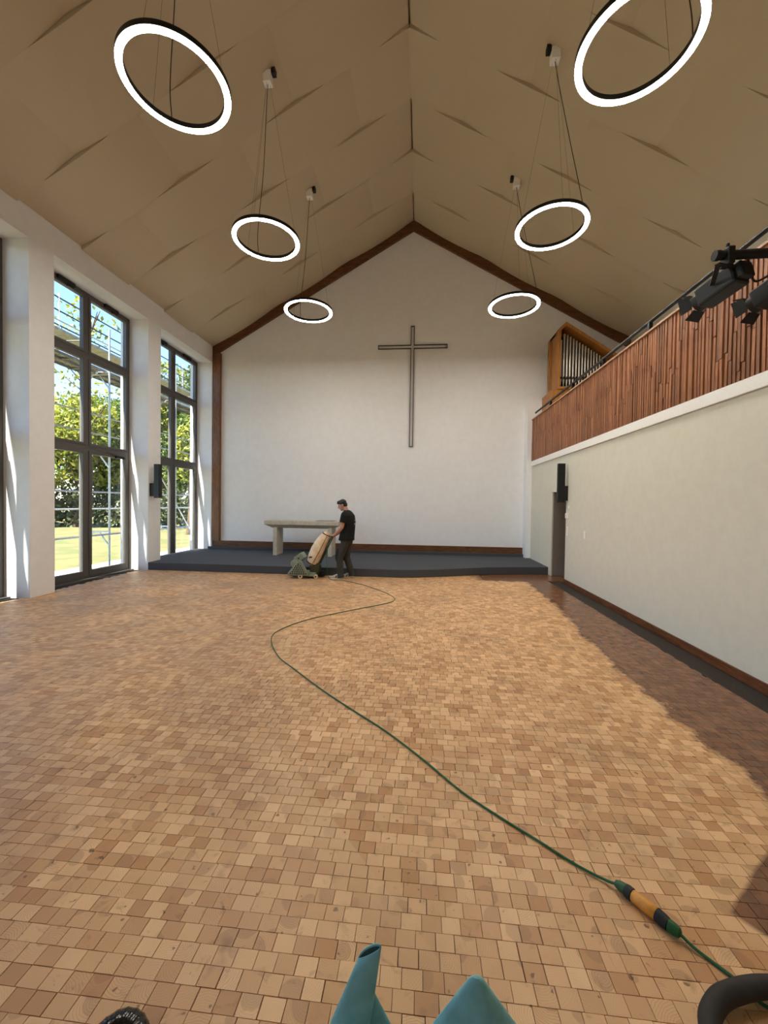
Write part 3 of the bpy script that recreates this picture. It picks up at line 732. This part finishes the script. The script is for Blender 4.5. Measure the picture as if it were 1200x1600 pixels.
b.limb([H(0.03, 0, -0.06), (-1.67, PY, 1.555), (-1.64, PY, 1.48)], [0.055, 0.058, 0.068])
torso = [((-1.635, PY, 1.50), 0.075, 0.14), ((-1.61, PY, 1.41), 0.115, 0.185), ((-1.605, PY, 1.27), 0.130, 0.180), ((-1.625, PY, 1.10), 0.125, 0.165), ((-1.635, PY, 0.96), 0.125, 0.168), ((-1.64, PY, 0.84), 0.125, 0.170)]
b.loft([(c, rx, ry, X, Y) for c, rx, ry in torso])
arms = {}
for s, ex in ((-1, 0), (1, 1)):
    sh = Vector((-1.655, PY + 0.190 * s, 1.440)); el = Vector((-1.715 - 0.02 * ex, PY + 0.225 * s, 1.165)); wr = Vector((-1.880, PY + 0.150 * s, 0.990)); 
    arms[s] = (sh, el, wr)
    b.limb([sh, sh.lerp(el, 0.5), el, el.lerp(wr, 0.35), wr], [0.060, 0.053, 0.046, 0.048, 0.030])
    # hand: palm and five fingers closed over the handle bar (bar runs along Y at HB)
    HB = Vector((-1.945, 0, 0.945))
    pc = Vector((-1.925, PY + 0.128 * s, 0.972))
    b.limb([wr, pc], [0.027, 0.030]); b.ball(pc, 0.038, 0.042, 0.020, 10)
    for f, (dy, ln) in enumerate(((-0.030, 0.9), (-0.010, 1.0), (0.010, 0.95), (0.029, 0.75))):
        y_ = pc.y + dy
        pts = [pc + Vector((-0.02, dy, 0.006)), Vector((HB.x - 0.020 * ln, y_, HB.z + 0.026)), Vector((HB.x - 0.028, y_, HB.z - 0.004)), Vector((HB.x - 0.008, y_, HB.z - 0.026 * ln))]
        b.limb(pts, [0.0105, 0.0098, 0.009, 0.008], 8)
    b.limb([pc + Vector((0.012, -0.03 * s, -0.004)), Vector((HB.x + 0.022, pc.y - 0.050 * s, HB.z + 0.004)), Vector((HB.x + 0.004, pc.y - 0.058 * s, HB.z - 0.024))], [0.013, 0.011, 0.009], 8)
legs = []
for s, hip, kn, an in ((-1, (-1.635, 0.86), (-1.775, 0.49), (-1.755, 0.10)), (1, (-1.62, 0.86), (-1.655, 0.485), (-1.545, 0.115))):
    hp = Vector((hip[0], PY + 0.085 * s, hip[1])); k_ = Vector((kn[0], PY + 0.10 * s, kn[1])); a_ = Vector((an[0], PY + 0.10 * s, an[1])); legs.append((s, hp, k_, a_))
    b.limb([hp, hp.lerp(k_, 0.5), k_, k_.lerp(a_, 0.35), a_], [0.088, 0.076, 0.056, 0.055, 0.038])
    b.limb([a_, a_ + Vector((-0.09, 0, -0.05)), a_ + Vector((-0.17, 0, -0.065))], [0.038, 0.034, 0.026])
obj('body', b, M['skin'], pr, remesh=0.0065)
em = MB()
for s in (-1, 1): em.ball(H(-0.083, 0.031 * s, 0.005), 0.010, 0.014, 0.007, 8, tilt)
obj('eyes', em, M['black_gloss'], pr, smooth=True)
hm = MB().ball(H(0.020, 0, 0.052), 0.094, 0.082, 0.080, 16, tilt).ball(H(0.055, 0, 0.0), 0.062, 0.073, 0.075, 14, tilt).ball(H(-0.05, 0, 0.092), 0.050, 0.062, 0.034, 12, tilt)
hm.ball(H(-0.078, 0, 0.078), 0.028, 0.052, 0.028, 10, tilt)
obj('hair', hm, M['hair'], pr, remesh=0.008)
sm = MB(); sh_t = [((-1.645, PY, 1.545), 0.072, 0.085), ((-1.625, PY, 1.50), 0.105, 0.165), ((-1.605, PY, 1.43), 0.140, 0.212), ((-1.600, PY, 1.28), 0.160, 0.205), ((-1.615, PY, 1.10), 0.162, 0.195), ((-1.635, PY, 0.96), 0.172, 0.20), ((-1.645, PY, 0.865), 0.182, 0.205)]
sm.loft([(c, rx, ry, X, Y) for c, rx, ry in sh_t])
for s in (-1, 1):
    sh, el, wr = arms[s]; d_ = (el - sh).normalized()
    sm.limb([sh + Vector((0.0, -0.05 * s, 0.01)), sh + Vector((0, -0.01 * s, 0))], [0.08, 0.085]); sm.tube([sh, sh.lerp(el, 0.62)], [0.086, 0.078], 14)
obj('tshirt', sm, M['shirt'], pr, remesh=0.011)
bpr = MB().box(-1.452, PY - 0.10, 1.305, -1.437, PY - 0.02, 1.33).box(-1.452, PY - 0.11, 1.22, -1.437, PY - 0.01, 1.265)
obj('back_print', bpr, M['print'], pr)
tm = MB().loft([((-1.635, PY, 0.93), 0.135, 0.178, X, Y), ((-1.64, PY, 0.86), 0.142, 0.184, X, Y), ((-1.635, PY, 0.79), 0.128, 0.174, X, Y)])
for s, hp, k_, a_ in legs:
    tm.limb([hp, hp.lerp(k_, 0.5), k_, k_.lerp(a_, 0.4), a_ + Vector((0, 0, 0.02))], [0.102, 0.094, 0.079, 0.080, 0.072])
    tm.tube([a_ + Vector((0, 0, 0.03)), a_ + Vector((0.01, 0, -0.065))], [0.072, 0.078], 14)
to = obj('trousers', tm, M['trousers'], pr, remesh=0.011)
for s, hp, k_, a_ in legs:
    obj('knee_patch', MB().ball(k_ + Vector((-0.040, 0, 0.05)), 0.056, 0.070, 0.16, 14, Matrix.Rotation(0.12, 3, 'Y')), M['knee'], to, smooth=True)
for s, hp, k_, a_ in legs:
    c = a_ + Vector((-0.07, 0, 0)); rise = 0.0 if s < 0 else 0.0
    sh = MB().loft([((c.x + 0.115, c.y, 0.055), 0.045, 0.036, Vector((0, 0, 1)), Y), ((c.x + 0.08, c.y, 0.062), 0.058, 0.045, Vector((0, 0, 1)), Y), ((c.x + 0.0, c.y, 0.062), 0.055, 0.046, Vector((0, 0, 1)), Y),
                    ((c.x - 0.09, c.y, 0.045), 0.036, 0.050, Vector((0, 0, 1)), Y), ((c.x - 0.155, c.y, 0.038), 0.027, 0.042, Vector((0, 0, 1)), Y), ((c.x - 0.185, c.y, 0.032), 0.014, 0.022, Vector((0, 0, 1)), Y)], 14)
    so = obj('shoe', sh, M['shoe'], pr, smooth=True)
    obj('sole', MB().prism([(c.x + 0.12, c.y - 0.036), (c.x + 0.12, c.y + 0.036), (c.x - 0.09, c.y + 0.05), (c.x - 0.17, c.y + 0.034), (c.x - 0.195, c.y), (c.x - 0.17, c.y - 0.034), (c.x - 0.09, c.y - 0.05)], 'Z', 0.001, 0.026), M['sole'], so, bev=0.006)
    obj('lace_stripe', MB().bar((c.x - 0.03, c.y - 0.05, 0.035), (c.x - 0.0, c.y - 0.044, 0.09), 0.004, 0.02).bar((c.x + 0.02, c.y - 0.05, 0.035), (c.x + 0.045, c.y - 0.043, 0.09), 0.004, 0.02), M['knee'], so)

# ------------------------------------------------------------------ drum floor sander
SY = 8.80
sa = thing('floor_sander', 'olive green belt floor sander with cream dust bag on wood block floor', 'sander', (-2.6, SY, 0))
g = MB().box(-2.90, SY - 0.17, 0.045, -2.30, SY + 0.17, 0.14)
obj('chassis', g, M['sander_green'], sa, bev=0.02)
tri = [(-2.935, 0.075), (-2.92, 0.13), (-2.70, 0.375), (-2.655, 0.41), (-2.61, 0.385), (-2.46, 0.12), (-2.455, 0.075)]
bg = obj('belt_guard', MB().prism(tri, 'Y', SY - 0.225, SY - 0.15), M['sander_green'], sa, bev=0.015)
k = 0
for r_ in range(6):
    z = 0.115 + r_ * 0.042; half = 0.205 * (1 - r_ / 6.6); n_ = max(1, int(half * 2 / 0.05))
    for i in range(n_):
        x = -2.685 + (i - (n_ - 1) / 2) * 0.05
        obj('vent_hole', MB().bar((x - 0.009, SY - 0.2275, z - 0.009), (x + 0.009, SY - 0.2275, z + 0.009), 0.022, 0.008, (0, 1, 0)), M['dark'], bg)
obj('drum_housing', MB().tube([(-2.79, SY - 0.15, 0.14), (-2.79, SY + 0.2, 0.14)], 0.115, 20), M['sander_dark'], sa, smooth=True, bev=0.01)
obj('motor', MB().tube([(-2.80, SY - 0.16, 0.325), (-2.80, SY + 0.16, 0.325)], 0.085, 20), M['sander_green'], sa, smooth=True, bev=0.012)
rot = Matrix.Rotation(math.radians(-36), 3, 'Y')
mbx = obj('switch_box', MB().obox((-2.695, SY - 0.02, 0.455), 0.215, 0.26, 0.15, rot), M['sander_green'], sa, bev=0.015)
obj('socket', MB().tube([(-2.70, SY - 0.165, 0.445), (-2.70, SY - 0.148, 0.445)], 0.018, 12), M['black'], mbx)
obj('lifting_knob', MB().ball((-2.885, SY - 0.1, 0.305), 0.018, n=10), M['black_gloss'], sa, smooth=True)
for (x, r_, yy) in ((-2.64, 0.05, SY - 0.19), (-2.64, 0.05, SY + 0.19), (-2.30, 0.048, SY - 0.15), (-2.30, 0.048, SY + 0.15)):
    wh = obj('wheel', MB().tube([(x, yy - 0.02, r_), (x, yy + 0.02, r_)], r_, 18), M['bag'] if yy < SY else M['black'], sa, smooth=True, bev=0.006)
    obj('hub', MB().tube([(x, yy - 0.026, r_), (x, yy + 0.026, r_)], r_ * 0.4, 12), M['sander_dark'], wh)
obj('rear_wheel', MB().tube([(-2.205, SY + 0.06, 0.075), (-2.205, SY + 0.12, 0.075)], 0.072, 18), M['black'], sa, smooth=True, bev=0.01)
obj('dust_chute', MB().prism([(-2.45, 0.12), (-2.24, 0.12), (-2.23, 0.30), (-2.33, 0.36), (-2.46, 0.30)], 'Y', SY - 0.10, SY + 0.10), M['sander_dark'], sa, bev=0.02)
# bag: slightly sagging sack between the chute and the handle head
B0, B1 = Vector((-2.45, SY - 0.02, 0.29)), Vector((-2.065, SY - 0.02, 1.045)); ax = (B1 - B0).normalized(); side = Vector((ax.z, 0, -ax.x))
rings = []
for t, r_, s_ in ((0.0, 0.045, 0.0), (0.03, 0.10, 0.0), (0.10, 0.135, 0.0), (0.25, 0.152, 0.010), (0.45, 0.158, 0.016), (0.62, 0.150, 0.014), (0.78, 0.132, 0.006), (0.90, 0.108, -0.004), (0.97, 0.078, -0.006), (1.0, 0.035, -0.008)):
    rings.append((B0.lerp(B1, t) - side * s_, r_, r_ * 1.02, side, Y))
bag = obj('dust_bag', MB().loft(rings, 28), M['bag'], sa, smooth=True)
def band(t, r_, w):
    return MB().loft([(B0.lerp(B1, t - w), r_, r_, side, Y), (B0.lerp(B1, t + w), r_, r_, side, Y)], 28)
seam = []
for i in range(13):
    t = 0.05 + 0.88 * i / 12; j = min(len(rings) - 2, max(0, sum(1 for q in (0.03, 0.10, 0.25, 0.45, 0.62, 0.78, 0.90, 0.97) if t > q)))
    r_ = float(np.interp(t, [0, 0.03, 0.10, 0.25, 0.45, 0.62, 0.78, 0.90, 0.97, 1], [0.045, 0.10, 0.135, 0.152, 0.158, 0.150, 0.132, 0.108, 0.078, 0.035]))
    seam.append(B0.lerp(B1, t) + side * r_ * 0.35 - Y * r_ * 0.955)
obj('seam', MB().tube(seam, 0.006, 6), M['strap'], bag, smooth=True)
obj('neck_band', band(0.925, 0.104, 0.012), M['strap'], bag, smooth=True)
obj('lower_band', band(0.055, 0.125, 0.014), M['strap'], bag, smooth=True)
obj('buckle', MB().obox(B0.lerp(B1, 0.22) - side * 0.06 - Y * 0.145, 0.075, 0.02, 0.03, Matrix.Rotation(math.radians(-8), 3, 'Y')), M['dark'], bag, bev=0.005)
# handle: two tubes and a cross bar at hand height
hb = (-1.945, SY, 0.945)
for s in (-1, 1):
    obj('handle_tube', MB().tube(smoothpts([(-2.28, SY + 0.07 * s, 0.26), (-2.14, SY + 0.08 * s, 0.57), (-2.0, SY + 0.10 * s, 0.87), (-1.945, SY + 0.12 * s, 0.945)], 4), 0.014, 10), M['sander_dark'], sa, smooth=True)
obj('handle_bar', MB().tube([(hb[0], SY - 0.20, hb[2]), (hb[0], SY + 0.20, hb[2])], 0.0155, 12), M['black'], sa, smooth=True)

# ------------------------------------------------------------------ cables, hose, sack in front
cz = 0.007
pts = [(-2.02, SY - 0.13, 0.86), (-2.05, SY - 0.19, 0.60), (-2.03, SY - 0.24, 0.30), (-1.97, 8.53, 0.05), (-1.82, 8.52, cz), (-1.611, 8.48, cz), (-1.193, 8.163, cz), (-0.80, 7.70, cz), (-0.56, 7.36, cz), (-0.421, 6.991, cz), (-0.56, 6.66, cz), (-1.135, 6.083, cz), (-1.6, 5.567, cz),
       (-1.835, 5.039, cz), (-1.79, 4.674, cz), (-1.525, 4.195, cz), (-1.245, 3.89, cz), (-0.883, 3.513, cz), (-0.562, 3.208, cz), (-0.242, 2.918, cz), (0.042, 2.613, cz), (0.267, 2.343, cz),
       (0.456, 2.17, cz), (0.62, 2.035, cz), (0.762, 1.914, cz), (0.86, 1.845, 0.012), (0.897, 1.815, 0.024)]
cb = thing('sander_cable', 'green rubber cable snaking over the floor from the sander to a plug', 'cable', (0.9, 1.815, 0))
obj('flex', MB().tube(smoothpts(pts, 7), 0.0058, 8), M['cable'], cb, smooth=True)
Pn = lambda q: Vector(q)
c0, c1, c2, c3, c4, c5 = Pn((0.893, 1.82, 0.026)), Pn((0.925, 1.790, 0.026)), Pn((0.940, 1.768, 0.026)), Pn((0.998, 1.692, 0.027)), Pn((1.021, 1.655, 0.026)), Pn((1.050, 1.622, 0.026))
def stub(a, b_, prof): return MB().lathe(a, b_ - a, [(r_, h * (b_ - a).length) for r_, h in prof], 16)
obj('plug_grip', stub(c0, c1, [(0.007, 0), (0.013, 0.05), (0.020, 0.4), (0.023, 1.0)]), M['plug_green'], cb, smooth=True)
obj('plug_collar', stub(c1, c2, [(0.024, 0), (0.026, 0.3), (0.026, 1.0)]), M['black'], cb, smooth=True)
el = thing('extension_lead', 'orange coupling with green lead running under the black hose', 'cable', (0.97, 1.73, 0))
obj('coupling_body', stub(c2, c3, [(0.021, 0), (0.0235, 0.04), (0.025, 0.5), (0.0255, 0.95), (0.022, 1.0)]), M['orange'], el, smooth=True)
obj('coupling_collar', stub(c3, c4, [(0.026, 0), (0.026, 0.6), (0.0235, 1.0)]), M['black'], el, smooth=True)
obj('coupling_grip', stub(c4, c5, [(0.0235, 0), (0.022, 0.5), (0.018, 0.85), (0.008, 1.0)]), M['plug_green'], el, smooth=True)
obj('flex', MB().tube(smoothpts([(1.046, 1.626, 0.024), (1.075, 1.592, 0.012), (1.112, 1.555, cz), (1.16, 1.50, cz), (1.20, 1.43, cz), (1.33, 1.36, cz), (1.7, 1.2, cz)], 7), 0.0058, 8), M['cable'], el, smooth=True)
ho = thing('vacuum_hose', 'dark rubber hose looping over the green lead on the floor', 'hose', (1.2, 1.3, 0))
hz = 0.045
hp_ = smoothpts([(1.00, 0.75, 0.031), (0.925, 1.00, 0.032), (0.912, 1.18, 0.036), (0.945, 1.315, hz), (1.01, 1.385, hz), (1.09, 1.425, hz), (1.22, 1.455, hz), (1.38, 1.45, hz), (1.56, 1.35, 0.036), (1.66, 1.1, 0.031), (1.60, 0.7, 0.031)], 8)
obj('tube', MB().tube(hp_, 0.031, 16), M['hose'], ho, smooth=True)
h2 = thing('hose_elbow', 'glossy black ribbed hose end arching up at the lower picture edge', 'hose', (-0.9, 1.05, 0))
ep = smoothpts([(-1.00, 0.92, 0.042), (-0.97, 1.03, 0.055), (-0.91, 1.115, 0.062), (-0.845, 1.11, 0.055), (-0.80, 1.03, 0.044), (-0.78, 0.90, 0.042)], 8)
obj('tube', MB().tube(ep, 0.038, 16), M['black_gloss'], h2, smooth=True)
rm = MB()
for i in range(2, len(ep) - 2, 2):
    t = (ep[i + 1] - ep[i - 1]).normalized(); rm.lathe(ep[i] - t * 0.004, t, [(0.0378, -0.004), (0.0398, 0.004), (0.0378, 0.012)], 16)
obj('ribs', rm, M['black_gloss'], h2, smooth=True, kind='stuff')
# teal sack: only two pointed flaps of it reach into view
sk = thing('cloth_sack', 'teal cloth sack with two stiff pointed flaps sticking up', 'sack', (0.02, 0.9, 0))
bd = MB().loft([((0.02, 0.85, 0.002), 0.34, 0.20, X, Y), ((0.02, 0.86, 0.10), 0.36, 0.22, X, Y), ((0.02, 0.88, 0.20), 0.33, 0.19, X, Y), ((0.02, 0.9, 0.27), 0.28, 0.13, X, Y)], 24)
obj('sack_body', bd, M['teal'], sk, smooth=True)
def flap(name, l0, r0, l1, r1, y0, y1, d0, d1, mat, lift=0.0, cap=False, n=24, rows=8, bulge=0.0):
    vs, fs = [], []
    for j in range(rows + 1):
        t = j / rows; e = t ** 1.15
        L = Vector(l0).lerp(Vector(l1), t); Rr = Vector(r0).lerp(Vector(r1), t); d = d0 + (d1 - d0) * e; yc = y0 + (y1 - y0) * t
        for k in range(n):
            a = 2 * math.pi * k / n; c_, s_ = math.cos(a), math.sin(a)
            u = (c_ + 1) / 2; q = L.lerp(Rr, u)
            vs.append((q.x, yc + d * s_ * (1 + bulge * c_), q.y + (lift * max(0, s_) * t ** 4)))
    for j in range(rows):
        for k in range(n): fs.append((j * n + k, j * n + (k + 1) % n, (j + 1) * n + (k + 1) % n, (j + 1) * n + k))
    if cap:                                                              # round the tip off
        for q, dz in ((0.75, 0.008), (0.35, 0.013)):
            for k in range(n):
                v = Vector(vs[rows * n + k]); m_ = (Vector((l1[0], y1, l1[1])) + Vector((r1[0], y1, r1[1]))) / 2
                w = m_.lerp(v, q); vs.append((w.x, w.y, w.z + dz))
        for j in (rows, rows + 1):
            for k in range(n): fs.append((j * n + k, j * n + (k + 1) % n, (j + 1) * n + (k + 1) % n, (j + 1) * n + k))
        fs.append(tuple(range((rows + 2) * n, (rows + 3) * n)))
    o = obj(name, MB().add(vs, fs), mat, sk, smooth=True)
    if not cap:
        m = o.modifiers.new('cloth', 'SOLIDIFY'); m.thickness = 0.003
    return o
f1 = flap('open_flap', (-0.263, 0.22), (-0.122, 0.22), (-0.141, 0.515), (-0.081, 0.550), 0.985, 1.0, 0.024, 0.007, M['teal'], 0.012)
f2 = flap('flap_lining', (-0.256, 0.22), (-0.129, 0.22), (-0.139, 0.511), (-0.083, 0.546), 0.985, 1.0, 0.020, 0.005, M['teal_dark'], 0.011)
f3 = flap('closed_flap', (-0.065, 0.20), (0.400, 0.22), (0.138, 0.488), (0.186, 0.488), 0.99, 1.0, 0.060, 0.012, M['teal'], 0.0, True, bulge=0.25)
flap('small_fold', (-0.17, 0.20), (0.01, 0.20), (-0.112, 0.396), (-0.098, 0.400), 1.02, 1.02, 0.03, 0.004, M['teal'], 0.0, True)

# ------------------------------------------------------------------ outside: ground, hedge, trees, scaffold
GZ = -0.12
struct('ground', MB().box(-120, -60, GZ - 0.4, XO, 160, GZ), M['grass'])
struct('trim_6', MB().box(XO - 1.7, YB - 3, GZ - 0.1, XO, D + 12, GZ + 0.015), M['paving'])
def leaves(centres, n, size, seed, squash=1.0):
    """n leaf pairs scattered in shells about the centres [(x,y,z,r)]"""
    g = np.random.default_rng(seed); C_ = np.array(centres); w = C_[:, 3] ** 2; idx = g.choice(len(C_), n, p=w / w.sum())
    d = g.normal(size=(n, 3)); d /= np.linalg.norm(d, axis=1)[:, None]
    rad = C_[idx, 3] * (0.55 + 0.45 * g.random(n) ** 0.5); p = C_[idx, :3] + d * rad[:, None] * np.array([1, 1, squash])
    a = g.normal(size=(n, 3)); a /= np.linalg.norm(a, axis=1)[:, None]
    b = np.cross(a, g.normal(size=(n, 3))); b /= np.linalg.norm(b, axis=1)[:, None]
    s = size * (0.6 + 0.8 * g.random(n))[:, None]; nrm = np.cross(a, b)
    V = np.stack([p - a * s, p + b * s * 0.55 + nrm * s * 0.18, p + a * s, p - b * s * 0.55 + nrm * s * 0.18], 1).reshape(-1, 3)
    return V
def leaf_obj(name, V, mat, parent, origin, kind=None):
    n = len(V) // 4; F_ = np.arange(4 * n, dtype=np.int32).reshape(-1, 4)
    me = bpy.data.meshes.new(name); V = V - np.array(origin)
    me.vertices.add(len(V)); me.vertices.foreach_set('co', V.ravel()); me.loops.add(F_.size); me.loops.foreach_set('vertex_index', F_.ravel())
    me.polygons.add(n); me.polygons.foreach_set('loop_start', np.arange(0, 4 * n, 4, dtype=np.int32)); me.polygons.foreach_set('use_smooth', [False] * n); me.update(calc_edges=True)
    me.materials.append(mat); o = bpy.data.objects.new(name, me); col.objects.link(o); o.parent = parent
    if parent is None: o.location = origin
    if kind: o['kind'] = kind
    return o
def tree(x, y, h, r, base, n, size, mat, label, seed, trunk=0.16, squash=1.0, wild=1.0):
    g = random.Random(seed)
    t = thing('tree', label, 'tree', (x, y, GZ), 'trees beyond the hedge')
    obj('trunk', MB().tube(smoothpts([(x, y, GZ), (x + 0.1, y, base * 0.6), (x - 0.05, y + 0.1, base + 0.4 * (h - base)), (x + 0.15, y, h * 0.93)], 4), [trunk * (1 - 0.85 * i / 12) for i in range(13)], 9), M['bark'], t, smooth=True)
    cs = []
    for i in range(16):
        zz = base + (h - base) * (0.12 + 0.8 * g.random()); k = math.sin(math.pi * min(1, max(0.12, (zz - base) / (h - base)))) ** 0.6
        a = g.uniform(0, 6.28); q = r * 0.62 * k * g.random() ** 0.5
        cs.append((x + q * math.cos(a), y + q * math.sin(a), zz, r * g.uniform(0.32, 0.52) * wild))
    bm_ = MB()
    for c in cs[:10]: bm_.tube([(x, y, max(base * 0.8, c[2] - r * 0.5)), (c[0], c[1], c[2])], [trunk * 0.35, 0.02], 6)
    obj('branches', bm_, M['bark'], t, smooth=True, kind='stuff')
    leaf_obj('crown', leaves(cs, n, size, seed, squash), mat, t, (x, y, GZ), 'stuff')
tree(-22.5, 24.0, 8.2, 3.4, 1.6, 11000, 0.14, M['leaf_lime'], 'round yellow-green tree beyond the hedge, nearest the window piers', 3)
tree(-21.6, 27.2, 8.6, 3.4, 1.6, 11000, 0.14, M['leaf_green'], 'mid green bushy tree in the middle of the row beyond the hedge', 4)
tree(-22.0, 30.5, 9.8, 3.6, 1.8, 11000, 0.14, M['leaf_lime'], 'tall yellow-green tree beyond the hedge behind the scaffold', 5)
tree(-19.6, 30.4, 12.4, 3.4, 2.0, 11000, 0.14, M['leaf_lime'], 'tall bright tree seen through the window nearest the platform', 6)
tree(-17.0, 29.0, 13.0, 3.2, 2.2, 11000, 0.14, M['leaf_green'], 'tallest green tree seen through the window nearest the platform', 7)
tree(-16.4, 35.0, 11.0, 3.4, 2.0, 8000, 0.16, M['leaf_green'], 'green tree farthest back in the row beyond the hedge', 8)
tree(-25.5, 22.0, 8.4, 3.4, 1.6, 8000, 0.14, M['leaf_green'], 'green tree at the end of the row away from the platform', 9)
tree(-12.4, 20.2, 6.0, 1.5, 2.4, 1500, 0.13, M['leaf_lime'], 'small slim tree on the lawn in front of the hedge', 10, 0.12)
tree(-17.6, 19.6, 12.2, 2.6, 5.0, 700, 0.12, M['leaf_lime'], 'thin sparse tree with bare branches showing against the sky', 11, 0.12, wild=1.1)
cs = []
for i in range(60):
    t = i / 59; x = -34 + 24 * t; y = 22.0 + 4.5 * t
    for z in (0.35, 1.1, 1.8): cs.append((x + rnd.uniform(-.3, .3), y + rnd.uniform(-.3, .3), z + rnd.uniform(-.2, .25), rnd.uniform(0.55, 0.8)))
hd = tag(leaf_obj('hedge', leaves(cs, 16000, 0.13, 21), M['leaf_dark'], None, (-22, 24, GZ)), 'dense dark hedge along the far edge of the lawn', 'hedge')
hd['kind'] = 'stuff'

sc = thing('scaffold', 'galvanised facade scaffold standing outside the tall windows', 'scaffold', (-8.3, 9.4, GZ))
XI, XQ = -7.90, -8.63
ys = [-3.43, -0.86, 1.71, 4.28, 6.85, 9.42, 12.15, 14.72, 17.29]
DECKS = (2.95, 4.95)
for yy in ys:
    for xx in (XI, XQ):
        top_ = 7.0 if xx == XQ else 6.0
        st = obj('standard', MB().tube([(xx, yy, GZ + 0.12), (xx, yy, top_)], 0.0242, 10), M['steel'], sc, smooth=True)
        obj('base_jack', MB().tube([(xx, yy, GZ + 0.02), (xx, yy, GZ + 0.3)], 0.018, 8).box(xx - 0.075, yy - 0.075, GZ + 0.01, xx + 0.075, yy + 0.075, GZ + 0.025), M['steel'], st)
    for z in (0.95,) + DECKS:
        obj('transom_tube', MB().tube([(XQ, yy, z - 0.08), (XI, yy, z - 0.08)], 0.022, 8), M['steel'], sc, smooth=True)
        obj('gusset', MB().bar((XI, yy, z - 0.45), (XI - 0.28, yy, z - 0.08), 0.03, 0.03).bar((XQ, yy, z - 0.45), (XQ + 0.28, yy, z - 0.08), 0.03, 0.03), M['steel'], sc)
for ya, yb in zip(ys, ys[1:]):
    for z in DECKS:
        for k in range(2):
            x0 = XQ + 0.03 + 0.345 * k
            dk = MB().box(x0, ya + 0.03, z - 0.012, x0 + 0.325, yb - 0.03, z).box(x0, ya + 0.03, z - 0.065, x0 + 0.012, yb - 0.03, z - 0.012).box(x0 + 0.313, ya + 0.03, z - 0.065, x0 + 0.325, yb - 0.03, z - 0.012)
            for j in range(4): dk.box(x0 + 0.012, ya + 0.3 + j * 0.63, z - 0.05, x0 + 0.313, ya + 0.34 + j * 0.63, z - 0.012)
            d_ = obj('deck_plank', dk, M['deck'], sc)
            hm_ = MB()
            for j in range(14):
                for q in (0.08, 0.16, 0.24): hm_.tube([(x0 + q, ya + 0.18 + j * 0.17, z - 0.0135), (x0 + q, ya + 0.18 + j * 0.17, z - 0.012)], 0.016, 8)
            obj('deck_holes', hm_, M['dark'], d_, kind='stuff')
        obj('toe_board', MB().box(XQ - 0.03, ya + 0.02, z, XQ + 0.0, yb - 0.02, z + 0.15), M['toe'], sc)
        for dz in (0.5, 1.0): obj('guard_rail', MB().tube([(XQ, ya, z + dz), (XQ, yb, z + dz)], 0.019, 8), M['steel'], sc, smooth=True)
    for z in (0.82,): obj('ledger', MB().tube([(XI, ya, z), (XI, yb, z)], 0.024, 8), M['steel'], sc, smooth=True)
    for z in (1.45, 1.9): obj('guard_rail', MB().tube([(XQ, ya, z), (XQ, yb, z)], 0.021, 8), M['steel'], sc, smooth=True)
    # bracketed top walkway further out
    obj('deck_plank', MB().box(XQ - 0.62, ya + 0.02, 5.75, XQ - 0.05, yb - 0.02, 5.80).box(XQ - 0.62, ya + 0.02, 5.69, XQ - 0.60, yb - 0.02, 5.75), M['deck'], sc)
    for dz in (0.35, 0.72, 1.05): obj('guard_rail', MB().tube([(XQ - 0.66, ya, 5.80 + dz), (XQ - 0.66, yb, 5.80 + dz)], 0.019, 8), M['blackmetal'], sc, smooth=True)
for i, (ya, yb) in enumerate(zip(ys, ys[1:])):
    if 4 < ya < 12: continue
    obj('brace', MB().tube([(XQ - 0.03, ya if i % 2 else yb, 0.1), (XQ - 0.03, yb if i % 2 else ya, 2.9)], 0.021, 8), M['steel'], sc, smooth=True)
for yy in ys:
    obj('walkway_post', MB().tube([(XQ - 0.66, yy, 5.7), (XQ - 0.66, yy, 6.95)], 0.022, 8).bar((XQ, yy, 5.15), (XQ - 0.62, yy, 5.68), 0.035, 0.035).bar((XQ, yy, 5.72), (XQ - 0.66, yy, 5.72), 0.035, 0.035, (0, 1, 0)), M['steel'], sc)
